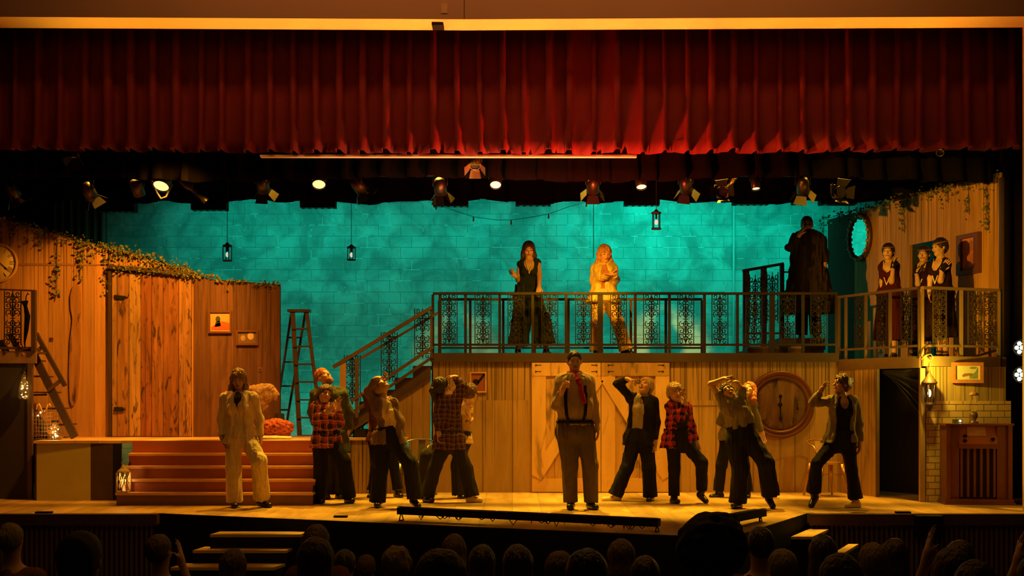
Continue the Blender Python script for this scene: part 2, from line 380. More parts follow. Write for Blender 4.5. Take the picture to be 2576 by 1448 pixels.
def add_hand(S, w, d, n, sc=1., curl=.5, spread=.12, side=1):
    """w wrist, d along the hand, n towards which the fingers bend; thumb leaves on side*s"""
    d = nrm(d); n = nrm(n-d*(n @ d)); l = np.cross(d, n)
    S.cap(w-d*.02*sc, w+d*.03*sc, .024*sc, .027*sc, k=.02, lat=l, q=1.3)
    for i in range(4):
        o = (i-1.5)*.0205*sc; kn = w+d*(.088-.004*abs(i-1.2))*sc+l*o
        S.cap(w+d*.02*sc+l*o*.7, kn, .0145*sc, .0115*sc, k=.014)
        L_ = (.040, .045, .042, .033)[i]*sc if side > 0 else (.033, .042, .045, .040)[i]*sc
        p = kn; ang = 0; c_ = curl*(1+.18*(i-1.5)*.6)
        for j, fac in enumerate((1, .68, .5)):
            ang += c_*(.75, 1.0, .8)[j]; dd = nrm(d*math.cos(ang)+n*math.sin(ang)+l*(i-1.5)*spread*(1 if j == 0 else 0))
            q = p+dd*L_*fac; S.cap(p, q, (.0098, .0090, .0080)[j]*sc, (.0090, .0080, .0068)[j]*sc, k=.002); p = q
    t0 = w+d*.022*sc+l*side*-.026*sc; t1 = t0+nrm(d*.75-l*side*.62+n*.35)*.042*sc; t2 = t1+nrm(d*.8-l*side*.1+n*.5)*.034*sc
    S.cap(t0, t1, .0145*sc, .0115*sc, k=.012); S.cap(t1, t2, .0110*sc, .0085*sc, k=.004)

class Fig:
    """A figure from joint positions; a = image-left limb, b = image-right limb."""
    def __init__(s, label, Y, J, look=(0, 0, 0), fem=True, sc=1., fat=1., skin=None, hands=None, facing=None, floor=0., group=None, bare_arms=False, feet='shoe', res=.0085, cat='person'):
        s.Y = Y; s.j = {}; s.sc = sc; s.fem = fem; s.fat = fat; s.floor = floor
        for k, v in J.items():
            if k == 'back': continue
            dy = v[2] if len(v) > 2 else 0; s.j[k] = V3(W(v[0], v[1], Y+dy))
        j = s.j; j['mid'] = (j['sa']+j['sb'])/2
        s.lat = nrm(j['sb']-j['sa']); 
        if facing is not None: s.lat = nrm((math.cos(R(facing)), math.sin(R(facing)), 0))
        up = nrm(j['mid']-j['pel']); s.fw = nrm(np.cross(up, s.lat))*1.0
        if s.fw[1] > 0: s.fw = -s.fw
        if 'back' in J: s.fw = -s.fw
        s.up = up
        if 'ha' not in j:
            w_ = .085*sc*(1 if fem else .95)
            hl = s.lat.copy(); hl[2] *= .4; hl = nrm(hl)
            j['ha'] = j['pel']-hl*w_-V3((0, 0, .05)); j['hb'] = j['pel']+hl*w_-V3((0, 0, .05))
        s.hf = head_frame(*look); s.h = j['hd']
        gx = (j['fa'][0]+j['fb'][0])/2 if 'fa' in j else j['pel'][0]
        s.org = Vector((gx, Y, floor))
        B = Sdf(res, .02); s.torso(B, -.012)
        B.cap(j['mid']+up*.02, s.h-s.hf[2]*.05*sc-s.hf[1]*.01, .058*sc if not fem else .05*sc, .05*sc if not fem else .042*sc, k=.03)
        add_head(B, s.h, s.hf, sc)
        for t in 'ab':
            if 'e'+t in j:
                B.cap(j['s'+t], j['e'+t], .047*sc*fat**.5, .036*sc, k=.03); B.cap(j['e'+t], j['w'+t], .038*sc, .026*sc, k=.02)
                hp = (hands or {}).get(t, {}); d = j['t'+t]-j['w'+t]
                n = V3(hp.get('n', (0, -1, 0))); side = hp.get('side', 1 if t == 'a' else -1)
                add_hand(B, j['w'+t], d, n, sc*(.96 if fem else 1.05), hp.get('curl', .35), hp.get('spread', .1), side)
            if 'k'+t in j:
                B.cap(j['h'+t], j['k'+t], .082*sc*fat, .055*sc, k=.03); B.cap(j['k'+t], j['f'+t], .053*sc, .036*sc, k=.02)
                if 'o'+t in j:
                    hl = s.heel(t); B.cap(j['f'+t], hl, .036*sc, .028*sc, k=.02); B.cap(hl, j['o'+t], .028*sc, .022*sc, k=.03)
        V, Q = B.mesh(); c = V[Q].mean(1)-s.h; r, f, u = s.hf; a, b_, d_ = (c @ r)/sc, (c @ f)/sc, (c @ u)/sc
        idx = np.zeros(len(Q), int)
        idx[(np.abs(np.abs(a)-.030) < .012) & (np.abs(d_-.008) < .0055) & (b_ > .06)] = 1
        idx[(np.abs(np.abs(a)-.032) < .022) & (np.abs(d_-.036) < .004) & (b_ > .06)] = 1
        idx[(np.abs(a) < .022) & (np.abs(d_+.056) < .0075) & (b_ > .075)] = 2
        s.o = np_mesh('person', V, Q, [skin or SKIN, EYE, LIP], idx, None, s.org); tag(s.o, label, cat, group)
        if feet == 'shoe': s.shoes()
    def heel(s, t):
        j = s.j; a, o = j['f'+t], j['o'+t]; d = a-o; d[2] = 0
        h = a+nrm(d)*.035*s.sc if np.linalg.norm(d) > .02 else a+V3((0, .05, 0)); h = h.copy(); h[2] = a[2]-.06*s.sc; return h
    def torso(s, B, e, top=0., bot=0., k=.04, belly=0.):
        j = s.j; sc = s.sc; f = s.fat; lat = s.lat; up = s.up
        mid, pel = j['mid'], j['pel']; wa = j.get('wai', (mid*.45+pel*.55)); ch = mid-up*.10*sc+s.fw*(.015 if not s.fem else .02)
        hlat = nrm(V3((lat[0], lat[1], lat[2]*.3)))
        cw, cdp, ww, wd, hw, hd = (.135, .10, .115, .088, .150, .105) if s.fem else (.165, .115, .145, .105, .150, .110)
        B.cap(j['sa'], j['sb'], .046*sc+e*.8, .046*sc+e*.8, k=k); B.cap(j['sa']*.5+j['sb']*.5+up*.045*sc, j['sa']*.5+j['sb']*.5-up*.02*sc, .052*sc+e*.5, .06*sc+e*.5, lat=lat, q=1.5, k=.05)
        B.cap(ch+up*.06*sc, wa, (cdp*f*sc+e), (wd*f*sc+e), lat=lat, q=cw/cdp, k=k)
        B.cap(wa, pel, wd*f*sc+e, hd*f*sc+e, lat=hlat, q=hw/hd, k=k)
        if s.fem:
            for sd in (-1, 1): B.ell(ch+s.fw*(.075*f)*sc+lat*sd*.06*sc-up*.02, V3((.055,)*3)*sc+e, k=.04)
    def part(s, name, m, S, label=None):
        V, Q = S.mesh(); o = np_mesh(name, V, Q, [m], None, s.o, s.org)
        if label: o['label'] = label
        return o
    def shirt(s, m, e=.014, sleeve=1., hem=.0, name='shirt', seed=1, amp=.006, vneck=.0, fr=(65, 65, 18)):
        S = Sdf(.011, .03); j = s.j; s.torso(S, e)
        if hem: S.cap(j['pel'], j['pel']-V3((0, 0, hem)), (.120*s.fat*s.sc+e), (.132*s.fat*s.sc+e), lat=nrm(V3((s.lat[0], s.lat[1], 0))), q=1.42, k=.03)
        for t in 'ab':
            if sleeve and 'e'+t in j:
                el, wr = j['e'+t], j['w'+t]; S.cap(j['s'+t], el, (.056*s.fat**.5)*s.sc+e*.6, .046*s.sc+e*.6, k=.03)
                if sleeve > .5:
                    q = (sleeve-.5)*2*.93; p = el+(wr-el)*q; S.cap(el, p, .046*s.sc+e*.6, .036*s.sc+e*.6, k=.02); S.cut(p, wr-el, .08)
        nk = j['mid']+s.up*.055*s.sc; S.cut(nk, s.up, .075)
        if vneck: S.ell(j['mid']+s.fw*.11-s.up*.0, (vneck*.6, .09, vneck), (s.lat, s.fw, s.up), sub=True, k=.01)
        bt = j['pel']-V3((0, 0, hem if hem else -.055)); S.cut(bt, (0, 0, -1), .30)
        S.noise(amp, fr, seed); s.part(name, m, S); return s
    def coat(s, m, e=.035, hem=.15, open_=.07, name='jacket', seed=2, amp=.007, flare=.0, sleeve=1., fr=(62, 62, 14), shift=0.):
        S = Sdf(.012, .03); j = s.j; s.torso(S, e); hl = nrm(V3((s.lat[0], s.lat[1], 0))); hf = V3((s.fw[0], s.fw[1], 0))
        b0 = j['pel']-V3((0, 0, hem)); S.cap(j['pel'], b0, .122*s.fat*s.sc+e, .132*s.fat*s.sc+e+flare, lat=hl, q=1.42, k=.03)
        if open_:
            a0 = j['mid']+s.fw*(.125+e)*s.fat+s.lat*shift; a1 = j['pel']+s.fw*(.15+e)*s.fat+s.lat*shift; a2 = b0+hf*(.16+e+flare)*s.fat+hl*shift
            S.cap(a0+s.up*.05, a1, open_+.02, open_+.05, sub=True, k=.02); S.cap(a1, a2-V3((0, 0, .2)), open_+.05, open_+.09, sub=True, k=.02)
        for t in 'ab':
            if 'e'+t in j:
                el, wr = j['e'+t], j['w'+t]; S.cap(j['s'+t], el, .060*s.sc*s.fat**.5, .053*s.sc, k=.03)
                if sleeve > .5: p = el+(wr-el)*(sleeve-.5)*1.9; S.cap(el, p, .051*s.sc, .044*s.sc, k=.02); S.cut(p, wr-el, .09)
        S.cut(j['mid']+s.up*.05*s.sc, s.up, .09); S.cut(b0, (0, 0, -1), .6)
        S.noise(amp, fr, seed); s.part(name, m, S); return s
    def trousers(s, m, cuff=.075, knee=.075, th=.095, seed=3, amp=.006, name='trousers', up_=.10, stop=.0):
        S = Sdf(.011, .03); j = s.j; sc = s.sc; hl = nrm(V3((s.lat[0], s.lat[1], s.lat[2]*.3)))
        S.cap(j['pel']+s.up*up_, j['pel']-V3((0, 0, .03)), .108*s.fat*sc+.014, .114*s.fat*sc+.010, lat=hl, q=1.43, k=.04)
        for t in 'ab':
            kn, an = j['k'+t], j['f'+t]; S.cap(j['h'+t], kn, th*s.fat*sc, knee*sc, k=.05)
            d = nrm(an-kn); e_ = an+d*(.02-stop); S.cap(kn, e_, knee*sc, cuff*sc, k=.03); S.cut(e_, d, cuff*1.6+.03)
        S.cut(j['pel']+s.up*(up_+.02), s.up, .2)
        S.noise(amp, (60, 60, 6), seed); s.part(name, m, S); return s
    def skirt(s, m, hemz, w0, w1, seed=4, amp=.02, name='skirt'):
        S = Sdf(.012, .03); j = s.j; hl = nrm(V3((s.lat[0], s.lat[1], 0))); b = j['pel'].copy(); b[2] = hemz
        S.cap(j['pel']+s.up*.16, j['pel'], .095*s.sc, .118*s.sc, lat=hl, q=1.35, k=.03); S.cap(j['pel'], b, w0, w1, lat=hl, q=1.35, k=.05)
        S.cut(b, (0, 0, -1), w1*2+.1); S.noise(amp, (30, 30, 4), seed); s.part(name, m, S); return s
    def shoes(s, m=None):
        m = m or mat('black_leather', (.012, .010, .009), .3, var=0)
        s.shoe_objs = []
        for t in 'ab':
            if 'o'+t not in s.j: continue
            j = s.j; S = Sdf(.008, .02); hl = s.heel(t); an, to = j['f'+t], j['o'+t]; lat = nrm(np.cross(nrm(to-hl), (0, 0, 1)))
            S.cap(an-V3((0, 0, .01)), hl, .046*s.sc, .040*s.sc, k=.02); S.cap(hl, to, .038*s.sc, .032*s.sc, lat=lat, q=1.2, k=.02)
            S.cap(hl-V3((0, 0, .02)), to-V3((0, 0, .008)), .034*s.sc, .030*s.sc, lat=lat, q=1.25, k=.01)
            zf = s.floor; mid_ = (hl+to)/2; mid_[2] = zf+.002; S.cut(mid_, (0, 0, -1), .4)
            s.shoe_objs.append(s.part('shoe', m, S))
    def paint_shoes(s, m):
        for o in s.shoe_objs: o.data.materials[0] = m
        return s
    def hair(s, m, kind='short', long_=.0, seed=5, amp=.006, vol=0., dirs=None, name='hair', fringe=.0):
        r, f, u = s.hf; sc = s.sc; P = lambda a, b, d: s.h+(r*a+f*b+u*d)*sc; S = Sdf(.008, .02)
        S.ell(P(0, -.018, .036), V3((.088+vol, .104+vol, .098+vol))*sc, (r, f, u)); S.ell(P(0, -.04, -.01), V3((.080+vol, .075+vol, .08+vol))*sc, (r, f, u), k=.03)
        S.ell(P(0, .095, -.035+fringe*.0), V3((.066, .085, .093-fringe))*sc, (r, f, u), sub=True, k=.012)
        S.ell(P(0, .03, -.12), V3((.11, .07, .07))*sc, (r, f, u), sub=True, k=.01)
        if kind in ('short', 'crop'): S.ell(P(0, .02, -.075), V3((.13, .08, .06))*sc, (r, f, u), sub=True, k=.01)
        if kind == 'bun': S.ell(P(0, -.12, .06), V3((.04, .04, .04))*sc, (r, f, u), k=.012)
        if kind == 'pony': S.chain([P(0, -.10, .05), P(0, -.15, .0), P(0, -.15, -.12), P(.0, -.13, -.24)], [.03, .035, .03, .012], k=.02)
        if kind == 'long':
            dn = V3((0, 0, -1)); bk = -f*.02
            for sd in (-1, 1):
                p0 = P(sd*.070, -.005, .02); p1 = P(sd*.082, -.0, -.08); p2 = p1+dn*long_*.5+r*sd*.012+f*.03; p3 = p1+dn*long_+r*sd*.004+f*.045
                S.chain([p0, p1, p2, p3], [.030, .034, .034, .014], k=.02)
            S.chain([P(0, -.07, 0), P(0, -.075, -.1), P(0, -.075, -.1)+dn*long_*.8], [.06, .07, .05], lat=r, q=1.3, k=.03)
        if kind == 'fall':    # hair falling from a head thrown back
            for i in range(5): p0 = P((i-2)*.03, -.09, .04); S.chain([p0, p0+V3((dirs[0]*.5, .02, dirs[1]*.5-.01)), p0+V3((dirs[0], .03, dirs[1]))+V3(((i-2)*.012, 0, 0))], [.028, .024, .010], k=.015)
        S.noise(amp, (110, 110, 22), seed, 5); s.part(name, m, S); return s
    def beanie(s, m):
        r, f, u = s.hf; P = lambda a, b, d: s.h+(r*a+f*b+u*d)*s.sc; S = Sdf(.008, .02)
        S.ell(P(0, -.03, .05), V3((.090, .108, .090)), (r, f, u)); S.cut(P(0, 0, .035), -nrm(u*1+f*.35), .16)
        for i in range(1): S.ell(P(0, -.03, .03), V3((.095, .112, .028)), (r, f, u), k=.01)
        S.noise(.003, (60, 60, 60), 3); s.part('beanie', m, S); return s
    def P(s, a, b, d): r, f, u = s.hf; return Vector(s.h+(r*a+f*b+u*d)*s.sc)
# ---------------------------------------------------------------- the hall and the stage shell
rnd = random.Random(7)
M_floor = wood('stage_floor_boards', (.62, .42, .16), (.36, .23, .08), .35, 'xy', 0, knots=.25, gap=.012, rough=.42, seed=3, fine=6)
M_black = mat('black_drape', (.007, .0055, .004), .95, var=.2, spec=0)
M_blkp = mat('black_paint', (.010, .008, .006), .8, var=.2, spec=.2)
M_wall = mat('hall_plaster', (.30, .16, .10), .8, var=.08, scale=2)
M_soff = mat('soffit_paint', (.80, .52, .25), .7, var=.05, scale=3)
M_lip = mat('stage_lip_wood', (.10, .045, .022), .5, var=.3, scale=5)
M_slat = mat('fluted_slats', (.17, .085, .045), .6, var=.3, scale=5)
M_bwood = mat('brown_frame_wood', (.095, .05, .025), .6, var=.35, scale=14)
M_dwood = mat('dark_brown_wood', (.055, .028, .015), .6, var=.35, scale=10)
M_iron = mat('black_iron', (.022, .018, .015), .45, .4, var=.2)
M_metal = mat('gunmetal', (.08, .06, .045), .38, .85, var=.25)
M_cord = mat('cord_black', (.01, .01, .01), .7, var=0)

# stage floor with the angled thrust
pts = [(-9.1, 13.93), (X(405, 14.05), 14.0), (X(1690, 11.8), 11.8), (X(1850, 11.75), 11.75), (X(2025, 14.1), 14.0), (9.1, 13.93), (9.1, 22.2), (-9.1, 22.2)]
mb = MB(); n = len(pts)
mb.add([(x, y, 0) for x, y in pts]+[(x, y, -.12) for x, y in pts], [tuple(range(n)), tuple(range(2*n-1, n-1, -1))]+[(i+n, (i+1) % n+n, (i+1) % n, i) for i in range(n)])
struct(mb.build('floor', M_floor))
# fascia of the lip and the fluted front
for (x0, x1) in ((-9.1, pts[1][0]), (pts[4][0], 9.1)):
    struct(MB().box((x0, 13.88, -.13), (x1, 13.935, .0)).build('trim_1', M_lip))
    struct(MB().box((x0, 14.0, -1.2), (x1, 14.05, -.12)).build('wall_apron', M_blkp))
    mb = MB(); x = x0+.03
    while x < x1-.04: mb.box((x, 13.95, -1.2), (x+.028, 14.0, -.13)); x += .058
    struct(mb.build('wall_slats', M_slat))
thr = MB()
for i in range(1, 4):
    (xa, ya), (xb, yb) = pts[i], pts[i+1]
    thr.add([(xa, ya-.01, -1.2), (xb, yb-.01, -1.2), (xb, yb-.01, -.004), (xa, ya-.01, -.004), (xa, ya+.03, -1.2), (xb, yb+.03, -1.2), (xb, yb+.03, -.004), (xa, ya+.03, -.004)],
        [(0, 1, 2, 3), (7, 6, 5, 4), (3, 2, 6, 7), (1, 0, 4, 5), (0, 3, 7, 4), (2, 1, 5, 6)])
struct(thr.build('wall_thrust', M_blkp))
# raked auditorium floor
struct(MB().add([(-9, 2, -.35), (9, 2, -.35), (9, 12, -1.15), (-9, 12, -1.15), (9, 14.05, -1.2), (-9, 14.05, -1.2)], [(0, 1, 2, 3), (3, 2, 4, 5)]).build('floor_hall', mat('hall_carpet', (.02, .012, .01), .9)))
# proscenium header and soffit (slightly kinked in the middle as in the hall)
mb = MB(); zs = 5.70
kx = X(1168, 13.9)
for (xa, za, xb, zb) in ((-9.1, zs+.045, kx, zs), (kx, zs, 9.1, zs+.05)):
    vs = [(xa, 13.85, za+.0), (xb, 13.85, zb), (xb, 13.85, 8), (xa, 13.85, 8), (xa, 14.27, za), (xb, 14.27, zb), (xb, 14.27, 8), (xa, 14.27, 8)]
    mb.add(vs, [(0, 1, 2, 3), (7, 6, 5, 4), (1, 0, 4, 5), (0, 3, 7, 4), (2, 1, 5, 6), (3, 2, 6, 7)])
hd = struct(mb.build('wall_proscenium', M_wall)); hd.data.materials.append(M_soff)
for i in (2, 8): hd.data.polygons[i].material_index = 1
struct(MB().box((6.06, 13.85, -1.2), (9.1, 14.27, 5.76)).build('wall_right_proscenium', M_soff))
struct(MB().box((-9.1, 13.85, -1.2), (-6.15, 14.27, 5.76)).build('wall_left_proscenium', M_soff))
struct(MB().box((X(1168, 13.85)-.004, 13.842, 5.702), (X(1168, 13.85)+.004, 13.849, 7)).build('trim_2', mat('seam', (.05, .03, .02), .8, var=0)))
pj = MB().box((X(1110, 13.84), 13.835, Z(33, 13.84)), (X(1126, 13.84), 13.849, Z(9, 13.84))).build('junction_plate', mat('plate', (.36, .2, .12), .6, var=0)); tag(pj, 'small rectangular cover plate on the brown wall above the stage', 'cover plate')
sd = MB().box((X(1086, 13.95), 13.95, zs-.035), (X(1115, 13.95), 14.15, zs-.002)).build('ceiling_sensor', M_blkp); tag(sd, 'small black box fixed under the bright soffit', 'sensor')
# side masking, back wall, stage ceiling
struct(MB().box((-9.1, 21.9, -.1), (9.1, 22.1, 8)).build('wall_back', bricks('cinder_block_wall', (.42, .72, .66), (.37, .66, .60), (.16, .32, .29), .406, .2032, .005, .75, .9)))
struct(MB().box((-9.1, 14.27, -.12), (-9, 22, 8)).build('wall_left', M_blkp))
struct(MB().box((9, 14.27, -.12), (9.1, 22, 8)).build('wall_right', M_blkp))
struct(MB().box((-9.1, 14.27, 7.9), (9.1, 22.1, 8)).build('ceiling', M_blkp))
cnd = MB().tube([(X(1846, 21.85), 21.86, 0), (X(1846, 21.85), 21.86, 6)], .02, 8).build('conduit', mat('conduit_paint', (.5, .6, .57), .6, var=0)); tag(cnd, 'thin vertical pipe on the teal block wall left of the man in the long coat', 'pipe')

# ---------------------------------------------------------------- curtains
M_red = mat('red_velvet', (.13, .005, .004), .75, var=.15, spec=.3)
def pleats(name, m, Y, x0, x1, ztop, zfn, period, rw, dep, lab, seed=0, flare=1., z0=None, jit=.25):
    rg = random.Random(seed); xs = []; x = x0
    while x < x1:
        xs.append((x, rg.uniform(-jit, jit)*period*.3, rg.uniform(.75, 1.2))); x += period
    P = []
    for (x, jx, k) in xs:
        c = x+jx; r = rw*k/2
        for dx, d in ((-r-.004, 0), (-r, .45), (-r*.8, .95), (r*.0, 1.), (r*.8, .92), (r, .4), (r+.006, 0), (r+period*.2, -.12), (r+period*.35, .05)): P.append((c+dx, d*k))
    nv = 12
    def fn(u, v):
        i = min(int(round(u*(len(P)-1))), len(P)-1); px, d = P[i]; zb = zfn(px); t = 1-v
        dd = d*dep*(.75+.25*t)*(1+(.5*flare if t > .93 else 0)); sway = .012*math.sin(px*3+seed)*t*t
        if t > .93 and abs(d) < .2: dd += dep*.15*math.sin(px*17)
        return (px+sway, Y-dd, ztop+(zb-ztop)*t+(.012*math.sin(px*9+seed) if t > .98 else 0))
    o = MB().grid(fn, len(P)-1, nv).build(name, m); thicken(o, .006)
    tag(o, lab, 'curtain'); return o
zval = Z(387, 14.75)
pleats('valance_curtain', M_red, 14.75, -8.9, X(2545, 14.75), 6.3, lambda x: zval+.05*(abs(x)/6)**2, .283, .075, .15, 'long dark red velvet valance with vertical pleats hanging below the soffit', 3)
bt = MB().box((X(652, 14.72), 14.765, zval-.03), (X(1603, 14.72), 14.86, zval-.006)).build('lit_hem_board', mat('pale_lit_hem', (.85, .7, .5), .7, var=.1)); tag(bt, 'thin pale board added for the lit bottom edge of the red valance', 'board')  # pale colour stands for the light along the valance hem
pleats('black_border_curtain', M_black, 16.0, -8.9, 6.35, 6.5, lambda x: Z(452+6*math.sin(x*1.3), 16.0), .33, .12, .06, 'black border curtain hanging just behind the red valance, nearest of the black borders', 5, jit=1)
pleats('black_border_curtain', M_black, 18.6, -8.9, 8.9, 6.8, lambda x: Z(508+3*math.sin(x*5)+3*math.sin(x*2.1), 18.6), .5, .2, .04, 'black border curtain with the scalloped lower edge against the teal wall, farthest back', 6, jit=1)
pleats('red_leg_curtain', M_red, 16.8, X(2442, 16.8), X(2545, 16.8), 6.6, lambda x: 2.2, .22, .05, .08, 'narrow red curtain leg showing above the right end of the ivy-topped wall', 8)
pleats('black_leg_curtain', M_black, 15.9, X(2532, 15.9), 7.4, 6.6, lambda x: .02, .3, .1, .08, 'black curtain leg at the far right edge of the stage', 9)
pleats('black_leg_curtain', M_black, 18.9, -8.9, X(105, 18.9), 6.8, lambda x: .02, .3, .1, .08, 'black curtain leg behind the left set wall', 10)
pleats('grey_leg_curtain', mat('grey_drape', (.16, .2, .18), .9, var=.2, spec=.1), 21.5, X(100, 21.5), X(262, 21.5), 6.8, lambda x: .02, .14, .05, .06, 'dim grey pleated curtain at the left end of the teal wall', 11)
# black strip lights poking below the last border
for i, (a, b, y) in enumerate(((248, 342, 533), (484, 572, 529), (757, 845, 523), (1090, 1178, 519), (1297, 1385, 517), (1570, 1658, 517), (1843, 1932, 515), (1993, 2022, 514), (2061, 2152, 515))):
    t = thing('strip_light', ((X(a, 18.9)+X(b, 18.9))/2, 18.9, Z(y, 18.9)), None, 'strip light', 'black strip lights under the rear border')
    t['label'] = ['black strip light under the rear border, at the far left end', 'black strip light under the rear border, at the long cord of the left hanging cage', 'black strip light under the rear border, left of the middle hanging cage', 'black strip light under the rear border, above the left end of the bulb string',
      'black strip light under the rear border, above the woman in the dark gown', 'black strip light under the rear border, left of the right hanging cage cord', 'black strip light under the rear border, just below the two bright foil lamps', 'very short black strip light straight above the man in the long coat', 'black strip light under the rear border, rightmost'][i]
    MB().box((X(a, 18.9), 18.8, Z(y, 18.9)), (X(b, 18.9), 19.0, Z(y, 18.9)+.18)).build('housing', M_blkp, t)
    l = MB()
    k = X(a, 18.9)+.06
    while k < X(b, 18.9)-.05: l.box((k, 18.84, Z(y, 18.9)-.006), (k+.06, 18.96, Z(y, 18.9)+.004)); k += .1
    l.build('lens_row', mat('dark_lens', (.03, .02, .02), .2, var=0), t)
    h = MB(); h.tube([((X(a, 18.9)+X(b, 18.9))/2, 18.9, Z(y, 18.9)+.17), ((X(a, 18.9)+X(b, 18.9))/2, 18.9, 5.62)], .015, 8); h.build('hanger', M_iron, t)

# ---------------------------------------------------------------- lamps on the pipes
def batten(name, Y, z, lab):
    t = MB().tube([(-9, Y, z), (9, Y, z)], .024, 10).build(name, M_iron); tag(t, lab, 'pipe')
batten('lighting_pipe', 16.35, Z(440, 16.35), 'black lighting pipe carrying the lit lamps below the front black border')
batten('lighting_pipe', 15.6, 4.62, 'lighting pipe hidden just behind the bottom of the red valance')
batten('lighting_pipe', 18.9, 5.6, 'upper black lighting pipe over the rear border')
brt_ = mat('shiny_foil', (.75, .6, .35), .25, .9, var=.2)
def lamp(px, py, Y, aim, lab, lit=None, kind='can', r=.085, ln=.24, mcol=None, pipe_z=None):
    p = W(px, py, Y); t = thing('stage_light', p, lab, 'stage light', 'stage lights hung on the pipes')
    d = Vector(aim).normalized(); q = Vector((0, 0, 1)).rotation_difference(d).to_matrix().to_4x4(); M = Matrix.Translation(p) @ q
    mh = mcol or M_metal
    if kind == 'ellip': prof = [(.03, -ln*.6), (r*.8, -ln*.55), (r*.85, -.05), (r*.5, 0), (r*.5, ln*.45), (r*.62, ln*.46), (r*.62, ln*.6)]
    else: prof = [(.03, -ln*.5), (r*.75, -ln*.42), (r, -.04), (r, ln*.5), (r*.93, ln*.5), (r*.93, ln*.46)]
    MB().lathe([(.001, prof[0][1])]+prof, n=20, M=M, cap=False).build('housing', mh, t)
    zf = prof[-1][1]
    MB().lathe([(.001, zf-.02), (r*.55, zf-.018), (prof[-1][0]*.97, zf-.012)], n=20, M=M, cap=False).build('lens', glow('lamp_glow_'+lit, dict(y=(1, .80, .22), o=(1, .62, .22), w=(1, .85, .4))[lit], 1.7) if lit else mat('lens_dark', (.03, .03, .035), .1, var=0), t)
    top = Vector((p.x, p.y, pipe_z or Z(440, 16.35)));
    mb = MB(); sd_ = d.cross(Vector((0, 0, 1))); sd_ = sd_.normalized() if sd_.length > .1 else Vector((1, 0, 0))
    a, b = p+sd_*(r+.015), p-sd_*(r+.015); up = Vector((0, 0, r+.03))
    mb.tube([a, a+up, b+up, b], .007, 6); mb.tube([(a+b)/2+up, top+Vector((0, 0, -.02)) if top.z > p.z+r else (a+b)/2+up+Vector((0, 0, .04))], .009, 6); mb.build('yoke', M_iron, t)
    MB().box((top.x-.02, top.y-.03, top.z-.03), (top.x+.02, top.y+.03, top.z+.035)).build('clamp', M_metal, t)
    if kind == 'barn':
        mb = MB()
        for k in range(4):
            a_ = k*math.pi/2; ca, sa = math.cos(a_), math.sin(a_)
            mb.add([(ca*r-sa*r*.8, sa*r+ca*r*.8, ln*.5), (ca*r+sa*r*.8, sa*r-ca*r*.8, ln*.5), (ca*r*1.9+sa*r*1.1, sa*r*1.9-ca*r*1.1, ln*.5+.09), (ca*r*1.9-sa*r*1.1, sa*r*1.9+ca*r*1.1, ln*.5+.09)], [(0, 1, 2, 3)], M=M)
        o = mb.build('barn_doors', mh if mh is brt_ else M_iron, t); thicken(o, .003)
    return t
brt = mat('shiny_foil', (.75, .6, .35), .25, .9, var=.2)
for a in ((410, 453, 16.35, (-.15, -1, -1.5), 'brightly lit yellow-white stage lamp, farthest left of the glowing ones', 'y', 'can', .115),
    (803, 450, 16.35, (.1, -1, -1.3), 'brightly lit orange-rimmed stage lamp, second glowing one from the left', 'o', 'can', .095),
    (1247, 451, 16.35, (0, -1, -1.3), 'glowing stage lamp above the woman in the dark gown', 'w', 'can', .08),
    (1612, 453, 16.35, (.1, -1, -2.2), 'glowing stage lamp seen nearly edge-on, left of the right hanging cage cord', 'w', 'can', .075),
    (1900, 456, 16.35, (.1, -1, -3.2), 'small glowing stage lamp, farthest right of the glowing ones', 'w', 'can', .06)):
    lamp(*a)
for a in ((30, 478, 16.35, (.5, .4, -1), 'unlit stage light at the far left end of the pipe', None, 'barn'), (222, 478, 16.35, (.3, .6, -.8), 'unlit stage light above the grey curtain, second from the left', None, 'barn'),
    (345, 470, 16.35, (.1, .8, -1), 'unlit stage light just left of the brightest yellow lamp', None, 'can'), (484, 474, 16.35, (.75, .2, -.7), 'long tilted silver spotlight just right of the brightest yellow lamp', None, 'ellip', .08, .42),
    (660, 463, 16.35, (.1, .8, -.9), 'unlit stage light left of the orange-rimmed lamp', None, 'barn'), (900, 464, 16.35, (.6, .4, -.8), 'unlit stage light just right of the orange-rimmed lamp', None, 'barn'),
    (1107, 468, 16.35, (.1, .6, -1), 'unlit square-flapped stage light left of the middle glowing lamp', None, 'barn'), (1492, 464, 16.35, (0, .9, -.9), 'unlit stage light above the person in the yellow jacket', None, 'barn'),
    (1725, 463, 16.35, (.2, .8, -.8), 'unlit stage light just right of the right hanging cage cord', None, 'barn'), (2020, 466, 16.35, (.2, .8, -.8), 'unlit dim stage light above and left of the round dark lens', None, 'barn')):
    lamp(*a)
lamp(1195, 408, 15.6, (0, -.6, -1), 'small silver stage light hanging close under the red valance', None, 'barn', .07, .14, brt, 4.6)
lamp(190, 386, 15.6, (0, -.6, -1), 'small stage light under the red valance at the far left', None, 'barn', .06, .14, None, 4.6)
lamp(2365, 380, 15.6, (-.3, -.8, -.5), 'small stage light under the red valance above the right set wall', None, 'can', .05, .12, brt, 4.6)
lamp(1815, 486, 16.36, (-.1, -1, .0), 'round black-lensed stage light just left of the bright foil lamp', None, 'barn', .08, .2)
lamp(1836, 468, 16.35, (.5, -.5, 1), 'bright foil-wrapped stage light beside a round black lens', None, 'ellip', .06, .26, brt)
lamp(2108, 486, 16.36, (.1, -1, 0), 'round black-lensed stage light nearest the right set wall', None, 'barn', .085, .2)
